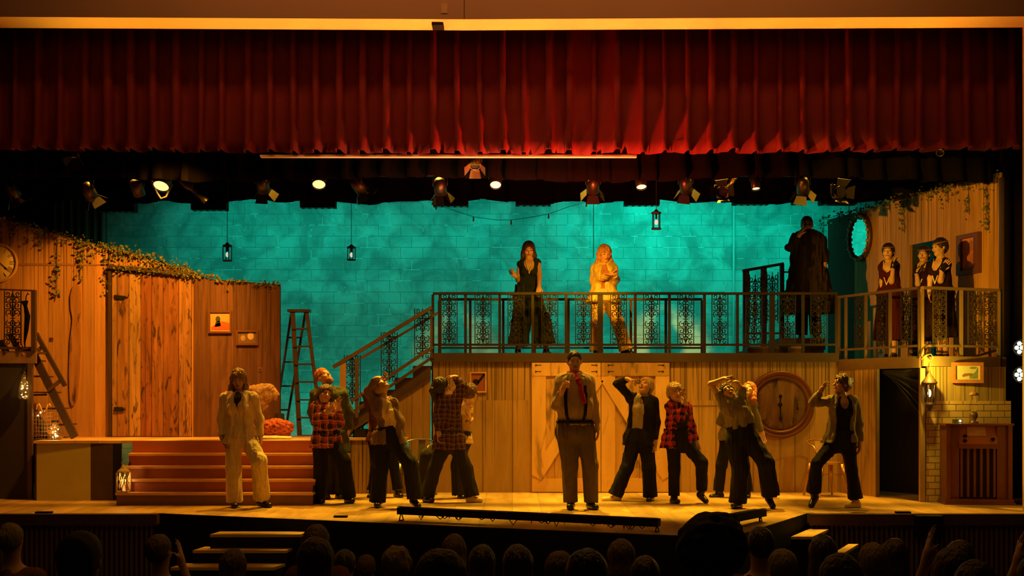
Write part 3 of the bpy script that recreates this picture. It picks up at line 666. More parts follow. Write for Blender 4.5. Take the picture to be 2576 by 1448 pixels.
sw = MB().tube([(X(378, 16.35), 16.35, Z(448, 16.35)), (X(395, 16.35), 16.35, Z(484, 16.35)), (X(405, 16.35), 16.35, Z(499, 16.35)), (X(418, 16.35), 16.35, Z(494, 16.35)), (X(434, 16.35), 16.35, Z(462, 16.35))], .012, 6).build('cable', mat('tan_cable', (.5, .36, .2), .5, var=0)); tag(sw, 'slack tan cable looping below the brightest yellow lamp', 'cable')
for i, y in enumerate((874, 942)):
    Y = 15.0; p = W(2571, y, Y); t = thing('side_light', p, ['upper glowing white side lamp at the right edge of the photo', 'lower glowing white side lamp at the right edge of the photo'][i], 'stage light')
    M = Matrix.Translation(p) @ Matrix.Rotation(R(90), 4, 'X') @ Matrix.Rotation(R(-25), 4, 'Y')
    MB().lathe([(.001, -.2), (.10, -.15), (.11, 0), (.10, 0), (.09, -.03)], n=20, M=M, cap=False).build('housing', M_blkp, t)
    mb = MB()
    for k in range(7):
        a_ = k*math.pi/3; r_ = .06 if k < 6 else 0; mb.ball((math.cos(a_)*r_, math.sin(a_)*r_, .0), .026, 8, M=M)
    mb.build('lens_cluster', glow('white_led', (.85, 1, .75), 5), t)
st = thing('light_stand', (X(2572, 15.1), 15.12, 0), 'black stand pole holding the two side lamps at the right edge', 'stand')
MB().tube([(X(2572, 15.1)+.1, 15.25, 0), (X(2572, 15.1)+.1, 15.25, 2.2)], .02, 10).build('pole', M_iron, st)
MB().lathe([(.2, 0), (.2, .02), (.03, .04)], (X(2572, 15.1)+.1, 15.25, 0), 20).build('base', M_iron, st)
MB().bar((X(2572, 15.1)+.1, 15.25, 1.95), (X(2566, 15.1), 15.14, 1.95), .03, .03).bar((X(2572, 15.1)+.1, 15.25, 1.6), (X(2566, 15.1), 15.14, 1.6), .03, .03).build('bracket', M_iron, st)

# ---------------------------------------------------------------- left platform, stair, left set wall
PH = .78
M_deck = wood('platform_deck', (.70, .46, .22), (.5, .3, .14), .3, 'xy', 0, knots=0, gap=.01, rough=.45, seed=9, fine=5)
M_riser = mat('red_brown_riser', (.36, .10, .035), .6, var=.2, scale=4)
M_nose = mat('pale_tread', (.75, .42, .22), .4, var=.15, scale=10)  # treads paler than the risers
M_olive = mat('olive_panel', (.40, .34, .08), .75, var=.12, scale=3)
xl, xr, xs = X(84, 15.65), X(1025, 16.75), X(787, 15.75)
pf = thing('platform', (xl, 15.65, 0), 'raised wooden platform with a lit deck edge and an olive front panel', 'platform')
mb = MB(); ps = [(xl, 15.65), (xs, 15.75), (xs, 16.75), (xr, 16.75), (xr, 17.6), (xl, 17.6)]; n = len(ps)
mb.add([(x, y, PH) for x, y in ps]+[(x, y, PH-.035) for x, y in ps], [tuple(range(n)), tuple(range(2*n-1, n-1, -1))]+[(i+n, (i+1) % n+n, (i+1) % n, i) for i in range(n)])
mb.build('deck', M_deck, pf)
MB().box((xl+.03, 15.68, .0), (X(228, 15.68), 15.71, PH-.035)).build('olive_panel', M_olive, pf)
MB().box((X(228, 15.68), 15.68, .0), (X(284, 15.68), 15.71, PH-.035)).build('dark_panel', M_dwood, pf)
MB().box((X(284, 15.68), 15.68, .0), (X(305, 15.68), 15.70, PH-.035)).build('slot_shade_panel', M_blkp, pf)  # black sheet added in place of shade in the slot by the stair
MB().box((xl, 15.7, 0), (xl+.04, 17.6, PH-.035)).build('side_panel', M_dwood, pf)
MB().box((X(797, 16.78), 16.78, 0), (xr-.02, 16.81, PH-.035)).box((xs-.03, 15.8, 0), (xs-.005, 16.8, PH-.035)).build('slatted_front', wood('slat_front', (.50, .34, .14), (.24, .15, .06), .055, 'xz', .8, PH, seed=4, gap=.1), pf)
sv = thing('platform_stair', (X(540, 15.0), 15.0, 0), 'wide red-brown five-step stair up to the platform with lit tread edges', 'stair')
xa, xb = X(293, 15.0), X(787, 15.0)
for i in range(4):
    y = 15.0+.165*i; z = .156*(i+1)
    MB().box((xa, y, z-.156+(.0 if i else 0)), (xb, y+.02, z-.03)).build('riser', M_riser if i else mat('brown_riser', (.22, .10, .055), .6, var=.2), sv)
    MB().box((xa-.01, y-.02, z-.03), (xb+.005, y+.165, z)).build('tread', M_nose, sv)
MB().box((xa, 15.63, 0), (xb, 15.648, PH-.001)).build('riser', M_riser, sv)
for x in (xa, xb-.02):
    MB().add([(x, 15.02, 0), (x, 15.63, 0), (x, 15.63, .62), (x, 15.02, .12), (x+.02, 15.02, 0), (x+.02, 15.63, 0), (x+.02, 15.63, .62), (x+.02, 15.02, .12)], [(0, 3, 2, 1), (4, 5, 6, 7), (0, 1, 5, 4), (1, 2, 6, 5), (2, 3, 7, 6), (3, 0, 4, 7)]).build('side_panel', M_blkp, sv)

LY = 17.1
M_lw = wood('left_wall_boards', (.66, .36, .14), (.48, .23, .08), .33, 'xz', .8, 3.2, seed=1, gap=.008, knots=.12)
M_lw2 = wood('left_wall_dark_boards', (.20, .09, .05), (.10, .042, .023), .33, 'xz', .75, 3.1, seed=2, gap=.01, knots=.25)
lw = thing('left_set_wall', (X(350, LY), LY, PH), 'tall orange-brown painted plank scenery wall with a sloping top, left of stage', 'scenery wall')
top = [(-60, 532), (0, 548), (196, 604), (336, 637), (487, 684), (526, 702), (705, 716)]
def tz(px):
    for (a, ya), (b, yb) in zip(top, top[1:]):
        if a <= px <= b: return ya+(yb-ya)*(px-a)/(b-a)
    return top[-1][1]
def flatp(px0, px1, Y, th=.05, zb=PH):
    xs_ = [px0]+[p for p, _ in top if px0 < p < px1]+[px1]
    return [(X(px0, Y), zb)]+[(X(px1, Y), zb)]+[(X(p, Y), Z(tz(p), Y)) for p in reversed(xs_)]
MB().prism(flatp(-60, 487, LY), LY, LY+.05).build('panel', M_lw, lw)
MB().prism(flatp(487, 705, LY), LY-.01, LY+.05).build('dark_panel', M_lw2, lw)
MB().box((X(176, LY), LY-.006, Z(668, LY)), (X(277, LY), LY, Z(664, LY))).box((X(0, LY), LY-.006, Z(668, LY)), (X(176, LY), LY, Z(662, LY))).build('panel_seam', mat('seam_brown', (.30, .14, .05), .6, var=.2), lw)
dr = thing('rustic_door', (X(380, LY-.05), LY-.05, PH), 'rustic plank door with worn mottled boards in the left set wall', 'door')
cols = [(.66, .36, .14), (.58, .27, .10), (.74, .42, .16), (.46, .16, .06), (.54, .22, .08), (.44, .17, .065), (.60, .29, .11)]
ex = [284, 297, 327, 357, 384, 413, 452, 484]
for i in range(7):
    a, b = ex[i], ex[i+1]
    MB().prism([(X(a, LY)+.004, PH+.01), (X(b, LY)-.004, PH+.01), (X(b, LY)-.004, Z(686+(b-284)*.035, LY)), (X(a, LY)+.004, Z(684+(a-284)*.035, LY))], LY-.045-.006*(i % 2), LY-.002).build('plank', wood('rustic_plank_%s' % 'abcdefg'[i], cols[i], tuple(k*.42 for k in cols[i]), 5, 'xz', .3, None, seed=20+i*3, gap=0, knots=1., fine=17, ks=2.1), dr)
MB().box((X(276, LY), LY-.07, PH), (X(283, LY), LY, Z(668, LY))).build('jamb', M_dwood, dr)
MB().bar((X(277, LY), LY-.06, Z(672, LY)), (X(489, LY), LY-.06, Z(690, LY)), .10, .055).build('lintel', M_dwood, dr)
MB().prism([(X(291, LY), Z(742, LY)), (X(318, LY), Z(745, LY)), (X(325, LY), Z(748, LY)), (X(312, LY), Z(754, LY)), (X(293, LY), Z(752, LY))], LY-.07, LY-.04).build('hinge', M_iron, dr)
MB().box((X(291, LY), LY-.075, Z(1034, LY)), (X(312, LY), LY-.04, Z(1023, LY))).ball((X(316, LY), LY-.075, Z(1028, LY)), .02, 8).build('latch', M_iron, dr)
# paddle shaped plank
out = [(183, 725), (188, 717), (196, 715), (203, 722), (206, 760), (204, 785), (200, 800), (204, 812), (204, 880), (202, 940), (196, 1000), (188, 1018), (182, 1021), (177, 1005), (175, 940), (177, 860), (183, 812), (184, 800), (179, 775), (178, 745)]
pd = MB().prism([(X(a, LY), Z(b, LY)) for a, b in reversed(out)], LY-.028, LY-.001).build('wooden_paddle', wood('paddle_wood', (.66, .33, .13), (.36, .16, .055), 5, 'xz', 0, None, seed=50, gap=0, knots=1., fine=10)); tag(pd, 'long carved wooden paddle fixed upright on the orange plank wall', 'paddle')
def outlet(px, py, Y, lab):
    t = thing('wall_outlet', W(px, py, Y), lab, 'wall outlet'); MB().box((X(px-5, Y), Y-.01, Z(py+5, Y)), (X(px+5, Y), Y-.001, Z(py-5, Y))).build('plate', mat('outlet_plate', (.25, .11, .05), .5, var=0), t)
    MB().box((X(px-3, Y), Y-.013, Z(py+3, Y)), (X(px-1, Y), Y-.009, Z(py-3, Y))).box((X(px+1, Y), Y-.013, Z(py+3, Y)), (X(px+3, Y), Y-.009, Z(py-3, Y))).build('socket', M_blkp, t)
outlet(130, 853, LY, 'small square wall outlet left of the carved wooden paddle'); outlet(655, 929, LY-.01, 'small square wall outlet below the two pictures')
def frame(name, px0, py0, px1, py1, Y, bw, mfr, mpic, lab, extra=None, th=.035):
    t = thing(name, (X((px0+px1)/2, Y), Y, Z(py1, Y)), lab, 'picture'); x0, x1, z0, z1 = X(px0, Y), X(px1, Y), Z(py1, Y), Z(py0, Y)
    MB().box((x0, Y-th, z0), (x1, Y-.001, z0+bw)).box((x0, Y-th, z1-bw), (x1, Y-.001, z1)).box((x0, Y-th, z0+bw), (x0+bw, Y-.001, z1-bw)).box((x1-bw, Y-th, z0+bw), (x1, Y-.001, z1-bw)).build('frame', mfr, t)
    MB().box((x0+bw, Y-.015, z0+bw), (x1-bw, Y-.001, z1-bw)).build('picture', mpic, t)
    for nm, m_, pts_ in extra or []:
        MB().prism([(X(a, Y), Z(b, Y)) for a, b in pts_], Y-.018, Y-.014).build(nm, m_, t)
    return t
MF = mat('picture_frame_wood', (.13, .045, .02), .5, var=.2)
ci = lambda cx, cy, rx, ry, n=14: [(cx+rx*math.cos(2*math.pi*k/n), cy+ry*math.sin(2*math.pi*k/n)) for k in range(n)]
frame('framed_painting', 525, 781, 584, 838, LY-.01, .028, MF, mat('ochre_canvas', (.66, .34, .12), .6, var=.3, scale=12), 'square framed painting with an orange ground and dark figure on the dark plank wall', [('painted_figure', mat('paint_dark', (.05, .05, .02), .6), ci(549, 803, 6, 8)), ('painted_ground', mat('paint_red', (.5, .10, .03), .6, var=.5, scale=20), [(532, 822), (545, 814), (560, 808), (578, 812), (578, 830), (532, 830)]), ('painted_body', mat('paint_dark', (.05, .05, .02), .6), [(543, 810), (554, 806), (556, 820), (541, 822)])])
frame('framed_photograph', 595, 830, 651, 868, LY-.01, .028, MF, mat('photo_dark', (.16, .09, .05), .6, var=.5, scale=12), 'small wide framed photograph lower right of the square painting', [('light_patch', mat('photo_light', (.55, .38, .22), .6, var=.4, scale=25), ci(631, 845, 8, 9)), ('light_patch', mat('photo_mid', (.35, .22, .13), .6, var=.5, scale=25), ci(612, 850, 6, 7))])
def clock(name, cx, cy, rp, Y, mring, mface, lab, numerals=True, rings=2, hands=((.55, 60), (.35, 120)), mnum=None, cat='clock'):
    r = rp*Y/F; c = W(cx, cy, Y); t = thing(name, c, lab, cat); M = Matrix.Translation(c) @ Matrix.Rotation(R(90), 4, 'X'); mnum = mnum or M_blkp
    if rings == 2: prof = [(r*.76, .0), (r*.80, .05), (r*.86, .045), (r*.88, .03), (r*.93, .075), (r*.99, .065), (r, .02), (r, 0)]
    else: prof = [(r*.86, 0), (r*.88, .03), (r*.95, .04), (r, .02), (r, 0)]
    MB().lathe(prof, n=64, M=M, cap=False).build('rim', mring, t)
    fr_ = r*(.78 if rings == 2 else .88); MB().lathe([(fr_, 0), (fr_, .015), (.001, .015)], n=48, M=M).build('face', mface, t)
    nm = ['XII', 'I', 'II', 'III', 'IIII', 'V', 'VI', 'VII', 'VIII', 'IX', 'X', 'XI']
    mb = MB()
    for k in range(12):
        if not numerals: continue
        s_ = nm[k]; a = -k*math.pi/6; wd = fr_*.045; tot = len(s_)*wd*1.5
        for q, ch in enumerate(s_):
            ox = (q-(len(s_)-1)/2)*wd*1.7; h = fr_*.13; cy_ = fr_*.78
            L_ = {'I': [((0, -h), (0, h))], 'V': [((-wd*.6, h), (0, -h)), ((wd*.6, h), (0, -h))], 'X': [((-wd*.6, -h), (wd*.6, h)), ((wd*.6, -h), (-wd*.6, h))]}[ch]
            for p0, p1 in L_:
                f_ = lambda p: ((ox+p[0])*math.cos(a)-(cy_+p[1])*math.sin(a), (ox+p[0])*math.sin(a)+(cy_+p[1])*math.cos(a), .017)
                mb.bar(f_(p0), f_(p1), fr_*.022, .003, M=M)
    if numerals: mb.build('numerals', mnum, t)
    for i, (L_, a) in enumerate(hands):
        a = R(a); mb = MB(); mb.bar((-math.sin(a)*-.02, math.cos(a)*-.02, .022+.003*i), (math.sin(a)*L_*r, math.cos(a)*L_*r, .022+.003*i), r*.035, .004, M=M)
        mb.lathe([(r*.05, .018), (r*.05, .026)], (math.sin(a)*L_*r*.8, math.cos(a)*L_*r*.8, 0), 12, M=M); mb.build('hand', M_blkp, t)
    MB().lathe([(r*.06, .015), (r*.06, .035)], n=16, M=M).build('hub', M_blkp, t); return t
clock('wall_clock', -4, 661, 50, LY, mat('clock_rim_tan', (.55, .30, .13), .4, var=.1), mat('clock_face_cream', (.85, .60, .22), .5, var=.15, scale=3), 'round cream-faced clock with Roman numerals cut by the left edge of the photo', rings=1, hands=((.6, 125), (.4, 300)))
# ---------------------------------------------------------------- rails with cast scroll panels
def scroll_mesh(w, h):
    mb = MB(); bw, th = .0085, .012
    def poly(pp, close=False):
        for (a, b) in zip(pp, pp[1:]+([pp[0]] if close else [])): mb.bar((a[0], 0, a[1]), (b[0], 0, b[1]), th, bw, up=(0, 1, 0)) if (Vector((b[0]-a[0], 0, b[1]-a[1])).length > 1e-4) else None
    def spiral(cx, cz, r0, r1, a0, a1, n=9): return [(cx+(r0+(r1-r0)*t/n)*math.cos(R(a0+(a1-a0)*t/n)), cz+(r0+(r1-r0)*t/n)*math.sin(R(a0+(a1-a0)*t/n))) for t in range(n+1)]
    H = h/2; Wd = w/2
    curves = [spiral(.052, .075, .048, .012, -70, 330), spiral(.06, .165, .040, .010, 250, -110), spiral(.05, .245, .044, .012, -60, 300), spiral(.068, .32, .030, .010, 240, -90),
        [(0, .02), (.03, .05), (.018, .10), (0, .12)], [(0, .135), (.035, .155), (.035, .20), (0, .215)], [(0, .225), (.02, .26), (.015, .30), (0, .33)], [(.0, .125), (.10, .125)], [(0, .215), (.10, .21)], [(.0, .285), (.10, .285)]]
    for sx in (1, -1):
        for sz in (1, -1):
            for c in curves: poly([(sx*min(x, Wd-.005), sz*min(z, H)) for x, z in c])
    poly([(0, -H), (0, H)]); poly([(-.035, 0), (.035, 0)])
    for sz in (1, -1): mb.ball((0, 0, sz*.17), .017, 6, (1, .5, 1.8)); mb.ball((0, 0, sz*.30), .014, 6, (1, .5, 2)); mb.ball((0, 0, sz*.06), .016, 6, (1, .5, 1.6))
    for sx in (1, -1): mb.box((sx*Wd-.006, -.007, -H), (sx*Wd+.006, .007, H))
    return mb
def rail(name, lab, p0, p1, h, posts, panels, m, mp, thick=(), low=.13, pw=.225, zoff=0, toprail=(.06, .035)):
    """posts and panels given as fractions of the way from p0 to p1 (on the walking line)"""
    p0, p1 = Vector(p0), Vector(p1); t = thing(name, p0, lab, 'railing'); up = Vector((0, 0, h)); d = p1-p0; ang = math.atan2(d.y, d.x)
    MB().bar(p0+up, p1+up, *toprail).build('top_rail', m, t)
    MB().bar(p0+Vector((0, 0, low)), p1+Vector((0, 0, low)), .035, .03).build('bottom_rail', m, t)
    first = {}
    for f in posts:
        wd = .075 if f in thick else .038; p = p0+d*f
        if wd not in first: first[wd] = MB().box((p.x-wd/2, p.y-.02, p.z-zoff), (p.x+wd/2, p.y+.02, p.z+h-.017)).build('post', m, t, p)
        else: inst(first[wd], t, p-world_loc(t))
    q0 = None; H = h-low-.03
    for f in panels:
        p = p0+d*f+Vector((0, 0, low+.015+H/2))
        if q0 is None:
            q0 = scroll_mesh(pw, H); q0 = q0.build('scroll_panel', mp, t, (0, 0, 0)); q0.location = p-p0; q0.rotation_euler = (0, 0, ang)
        else: inst(q0, t, p-p0)
    return t
BY, BZ = 16.98, 1.955; WZ = 1.87
x0, x1 = X(1089, BY), X(2106, BY); fr = lambda px: (X(px, BY)-x0)/(x1-x0)
M_rail = mat('rail_brown', (.022, .012, .007), .45, var=.25, scale=12)
M_scr = mat('scroll_iron', (.030, .024, .018), .35, .3, var=.2)
rail('balcony_railing', 'long dark brown front railing of the balcony with cast scroll panels', (x0, BY, BZ), (x1, BY, BZ), Z(738, BY)-BZ,
    [0, fr(1107), fr(1171), fr(1257), fr(1340), fr(1424), fr(1510), fr(1598), fr(1684), fr(1772), fr(1855), fr(1942), fr(2020), .998], [fr(k) for k in (1130, 1215, 1298, 1383, 1468, 1556, 1639, 1725, 1811, 1897, 1981, 2060)], M_rail, M_scr, thick=(fr(1510), fr(1942)))
M_rail2 = mat('rail_redbrown', (.085, .03, .018), .5, var=.2)
YB = 18.1; a, b = X(1105, YB), X(1766, YB); f2 = lambda px: (X(px, YB)-a)/(b-a)
rail('rear_railing', 'plain red-brown railing along the rear edge of the balcony', (a, YB, BZ), (b, YB, BZ), .86, [0, f2(1183), f2(1266), f2(1345), f2(1430), f2(1510), f2(1587), f2(1675), 1], [], M_rail2, M_scr)
# wing rails
def lin(pxa, Ya, pxb, Yb):
    A = Vector((X(pxa, Ya), Ya, 0)); B = Vector((X(pxb, Yb), Yb, 0))
    def f(px):
        k = (px-HX)/F; d = B-A; return (k*A.y-A.x)/(d.x-k*d.y)
    return A, B, f
A1, B1, g1 = lin(2110, 16.98, 2313, 15.50)
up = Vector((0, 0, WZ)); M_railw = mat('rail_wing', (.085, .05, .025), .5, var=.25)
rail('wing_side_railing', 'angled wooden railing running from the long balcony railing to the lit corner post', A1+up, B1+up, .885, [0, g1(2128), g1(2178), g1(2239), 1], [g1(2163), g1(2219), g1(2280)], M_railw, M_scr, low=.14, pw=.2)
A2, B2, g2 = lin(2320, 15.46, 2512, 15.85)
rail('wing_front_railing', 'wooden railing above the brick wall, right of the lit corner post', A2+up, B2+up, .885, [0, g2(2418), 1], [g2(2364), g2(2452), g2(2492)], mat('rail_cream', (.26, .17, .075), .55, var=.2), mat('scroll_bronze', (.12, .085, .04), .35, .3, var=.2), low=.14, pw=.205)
# balcony structure
bl = thing('balcony', (X(1600, BY), BY, 0), 'long plank-fronted balcony across the middle of the stage', 'balcony')
xb1 = X(2108, BY)
MB().box((x0-.02, BY-.03, BZ-.03), (X(1860, 17), 18.2, BZ)).box((X(1860, 17), BY-.03, BZ-.03), (xb1, 18.72, BZ)).build('deck', M_dwood, bl)
MB().box((x0-.03, BY-.06, Z(910, BY)), (xb1, BY-.03, BZ+.012)).build('fascia', mat('fascia_brown', (.05, .027, .014), .6, var=.3, scale=6), bl)
M_cw = wood('balcony_front_boards', (.50, .32, .12), (.36, .22, .075), .42, 'xz', .7, 1.9, seed=5, gap=.008, knots=.1, fine=9)
M_cwt = wood('balcony_top_boards', (.50, .33, .12), (.36, .22, .08), .42, 'xz', .95, 1.95, seed=6, gap=.008, knots=.1, fine=9)
for xa_, xb_ in ((x0, X(1338, BY)), (X(1683, BY), xb1)):
    MB().box((xa_, BY, 0), (xb_, BY+.04, 1.3)).build('front_panel', M_cw, bl)
    MB().box((xa_, BY, 1.3), (xb_, BY+.04, 1.925)).build('upper_panel', M_cwt, bl)
mb = MB()
for px in (1185, 1275, 1342, 1686, 1790, 1885): pass
for px in (1215, 1290, 1712, 1801, 1895, 2000, 2085): mb.box((X(px, BY)-.006, BY-.006, 0), (X(px, BY)+.006, BY, 1.9))
mb.box((X(1683, BY), BY-.006, Z(1021, BY)), (X(1815, BY), BY, Z(1019, BY))).build('batten_strip', mat('batten_brown', (.20, .12, .045), .6, var=.2), bl)
MB().box((X(1338, BY), BY+.04, 0), (X(1683, BY), BY+.1, 1.95)).build('door_backing', M_blkp, bl)
mb = MB()
for px in (1095, 1260, 1510, 1690, 1850, 2000, 2100): mb.box((X(px, 18.1)-.05, 18.05, 0), (X(px, 18.1)+.05, 18.15, BZ-.03))
mb.build('leg', M_dwood, bl)
# drip scallops below the fascia at right
# barn doors
M_bd = wood('barn_door_planks', (.66, .41, .15), (.44, .26, .08), .2, 'xz', 0, None, seed=7, gap=.03, knots=.7, fine=12)
M_bf = wood('barn_door_frame', (.80, .52, .20), (.60, .36, .12), 9, 'xz', 0, None, seed=8, gap=0, knots=.6, fine=5)
M_bf2 = wood('barn_door_frame_worn', (.62, .38, .13), (.34, .20, .06), 9, 'xz', 0, None, seed=12, gap=0, knots=.8, fine=7)
for i, (a, b) in enumerate(((1338, 1510.5), (1512, 1683))):
    t = thing('barn_door', (X((a+b)/2, BY), BY-.03, .02), ['left leaf of the pale wooden barn doors, behind the man with the red scarf', 'right leaf of the pale wooden barn doors, behind the drinker in a black jacket'][i], 'door')
    q = lambda px: X(px, BY); z0, z1 = .01, Z(911, BY)
    MB().box((q(a), BY-.02, z0), (q(b), BY+.02, z1)).build('planks', M_bd, t)
    MB().box((q(a), BY-.05, z1-.19), (q(b), BY-.02, z1)).build('top_board', M_bf2 if i else M_bf, t)
    MB().box((q(a), BY-.05, z0), (q(b), BY-.02, z0+.19)).build('bottom_board', M_bf, t)
    MB().box((q(a), BY-.045, z0+.19), (q(a)+.195, BY-.02, z1-.19)).build('stile', M_bf, t)
    MB().box((q(b)-.195, BY-.045, z0+.19), (q(b), BY-.02, z1-.19)).build('stile', M_bf, t)
    if i == 0: pa, pb = (q(a)+.06, BY-.055, z0+.21), (q(b)-.03, BY-.055, z1-.22)
    else: pa, pb = (q(a)+.06, BY-.055, z1-.22), (q(b)-.03, BY-.055, z0+.21)
    MB().bar(pa, pb, .02, .16, up=(0, 0, 1)).build('brace', M_bf, t)
    mb = MB()
    for px in ((1348, 1500) if i == 0 else (1530, 1667)):
        for zz in (Z(918, BY), Z(934, BY)):
            mb.ball((q(px), BY-.055, zz), .012, 6); mb.box((q(px)-.075 if px in (1500, 1667) else q(px)-.0, BY-.054, zz-.004), (q(px)+(.0 if px in (1500, 1667) else .075), BY-.05, zz+.004))
    mb.build('hinge_strap', M_iron, t)
# balcony stair
stt = thing('balcony_stair', (X(950, 17.3), 17.3, PH), 'stair climbing from the platform to the left end of the balcony with a wooden skirt', 'stair')
M_stair = mat('stair_brown', (.08, .045, .023), .6, var=.2)
n = 7; run = .2527; rise = (BZ-PH)/(n+.0)
xt = x0-.03; pp = []
mb = MB()
for i in range(n-1):
    xx1 = xt-run*i; xx0 = xt-run*(i+1); zt = BZ-rise*(i+1)
    MB().box((xx0, BY+.03, zt-.035), (xx1+.02, 17.95, zt)).build('tread', M_stair, stt)
    MB().box((xx0, BY+.06, zt-.035-rise+.035), (xx0+.02, 17.93, zt-.035)).build('riser', M_stair, stt)
prof = [(xt, BZ-.03)]
for i in range(n-1): prof += [(xt-run*i, BZ-rise*(i+1)), (xt-run*(i+1), BZ-rise*(i+1))]
prof += [(xt-run*(n-1), PH)]
low_ = [(xt-run*(n-1)+.35, PH), (xt, Z(950, BY))]
MB().prism(prof+low_, BY+.0, BY+.03).build('stringer', M_stair, stt)
MB().prism([(xt-.001, Z(954, BY)), (X(925, BY), Z(1058, BY)), (X(925, BY), PH), (xr, PH), (xr, 0.0), (xt-.001, 0.0)], BY+.0-.02, BY+.01-.02+.005).build('skirt', M_cw, stt)
MB().bar((xt, BY-.03, Z(952, BY)), (X(880, BY), BY-.03, Z(1086, BY)), .03, .03).build('skirt_edge', M_bwood, stt)
def slope_rail(lab, Y):
    t = thing('stair_railing', (X(842, Y), Y, Z(1045, Y)), lab, 'railing')
    MB().bar((X(838, Y), Y, Z(923, Y)), (X(1086, Y), Y, Z(773, Y)), .06, .05).build('top_rail', M_bwood, t)
    MB().bar((X(908, Y), Y+.03, Z(900, Y)), (X(1104, Y+.2), Y+.03, Z(786, Y)), .03, .035).build('hand_rail', M_bwood, t)
    MB().bar((X(885, Y), Y, Z(1008, Y)), (X(1090, Y), Y, Z(872, Y)), .04, .045).build('bottom_rail', M_bwood, t)
    MB().bar((X(890, Y), Y+.02, Z(1034, Y)), (X(1090, Y), Y+.02, Z(896, Y)), .03, .04).build('stringer_rail', M_bwood, t)
    MB().box((X(855, Y), Y-.02, PH), (X(871, Y), Y+.02, Z(912, Y))).build('newel_post', mat('newel', (.36, .23, .10), .6, var=.2), t)
    MB().box((X(893, Y), Y-.01, Z(1050, Y)), (X(902, Y), Y+.02, Z(900, Y))).box((X(1083, Y), Y-.01, Z(900, Y)), (X(1088, Y), Y+.02, Z(780, Y))).build('post', M_bwood, t)
    q0 = scroll_mesh(.225, .70).build('scroll_panel', M_scr, t, (0, 0, 0)); q0.location = Vector((X(886, Y), Y+.01, Z(955, Y)))-t.location
    for px, py in ((979, 897), (1063, 838)): inst(q0, t, Vector((X(px, Y), Y+.01, Z(py, Y)))-t.location)
slope_rail('sloping brown stair railing with three scroll panels left of the balcony', BY-.08)
# upper landing at the rear right with its rail
ul = thing('upper_landing', (X(2030, 18.0), 18.3, BZ), 'dark raised landing on the balcony under the man in the long coat', 'landing')
MB().box((X(1888, 17.7), 17.75, BZ), (xb1, 18.7, BZ+.09)).build('lower_step', M_dwood, ul)
MB().box((X(1960, 17.9), 17.85, BZ+.09), (xb1+.05, 18.7, 2.222)).build('deck', M_dwood, ul)
for i, (a, b, mm) in enumerate(((1880, 1958, M_bwood), (1990, 2018, mat('tan_crate', (.45, .25, .12), .6, var=.3)))):
    t = tag(MB().box((X(a, 17.5), 17.5, BZ), (X(b, 17.5), 17.72, BZ+.13)).build('wooden_crate', mm), ['low brown wooden crate behind the long railing, left of the landing', 'small tan wooden crate behind the railing under the man in the long coat'][i], 'crate')
Yu = 18.25
ur = thing('landing_railing', (X(1876, Yu), Yu, BZ), 'dark railing with a rising top beside the man in the long coat', 'railing')
MB().bar((X(1868, Yu), Yu, Z(681, Yu)), (X(1971, Yu), Yu, Z(663, Yu)), .06, .04).build('top_rail', M_dwood, ur)
for a, b, yt in ((1869, 1884, 682), (1914, 1928, 673), (1962, 1972, 665)): MB().box((X(a, Yu), Yu-.03, BZ), (X(b, Yu), Yu+.03, Z(yt, Yu))).build('post', M_dwood, ur)
MB().bar((X(1884, Yu), Yu, Z(838, Yu)), (X(1962, Yu), Yu, Z(838, Yu)), .03, .03).box((X(1972, Yu), Yu-.015, Z(686, Yu)), (X(1990, Yu), Yu+.015, Z(682, Yu))).build('bottom_rail', M_dwood, ur)
q0 = scroll_mesh(.17, .78).build('scroll_panel', M_scr, ur, (0, 0, 0)); q0.location = Vector((X(1900, Yu), Yu, Z(755, Yu)))-ur.location; inst(q0, ur, Vector((X(1943, Yu), Yu, Z(748, Yu)))-ur.location)

# ---------------------------------------------------------------- right wing
M_cream = wood('wing_cream_boards', (.62, .45, .18), (.42, .27, .09), .3, 'xz', 1.0, 1.9, seed=13, gap=.008, knots=.05, fine=14)
wg = thing('wing_balcony', B1, 'right wing balcony platform with plank side, dark doorway and plank and brick front', 'balcony')
C1 = Vector((X(2512, 15.9), 15.9, 0)); 
mb = MB(); ps = [tuple(A1[:2]), tuple(B1[:2]), tuple(B2[:2]), (6.48, 16.02), (5.84, 18.35), (5.34, 18.35), (4.74, 17.1)]; n_ = len(ps)
mb.add([(x, y, WZ) for x, y in ps]+[(x, y, WZ-.03) for x, y in ps], [tuple(range(n_)), tuple(range(2*n_-1, n_-1, -1))]+[(i+n_, (i+1) % n_+n_, (i+1) % n_, i) for i in range(n_)]); mb.build('deck', M_dwood, wg)
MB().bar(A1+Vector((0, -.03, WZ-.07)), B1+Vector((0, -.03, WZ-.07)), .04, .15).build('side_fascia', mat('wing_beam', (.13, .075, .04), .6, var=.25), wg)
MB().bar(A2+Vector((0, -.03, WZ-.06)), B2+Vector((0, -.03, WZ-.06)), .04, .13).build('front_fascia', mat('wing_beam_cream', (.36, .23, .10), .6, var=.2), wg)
k2 = g1(2206); P2 = A1+(B1-A1)*k2
MB().bar(A1+Vector((0, 0, .9)), P2+Vector((0, 0, .9)), .04, 1.8).build('plank_side', wood('wing_side_boards', (.60, .40, .15), (.38, .24, .08), .12, 'yz', .9, 1.85, seed=14, gap=.03), wg)
MB().box((B1.x-.01, B1.y-.06, 0), (B1.x+.055, B1.y+.0, WZ-.15)).build('corner_post', mat('corner_post_paint', (.38, .24, .10), .6, var=.2), wg)
MB().box((P2.x-.02, P2.y-.05, 0), (P2.x+.02, P2.y, WZ-.14)).build('door_post', M_bwood, wg)
MB().bar(A1+Vector((.25, .9, .9)), B1+Vector((.6, .9, .9)), .03, 1.8).build('backing_panel', mat('dark_doorway', (.05, .026, .016), .9, var=.2), wg)
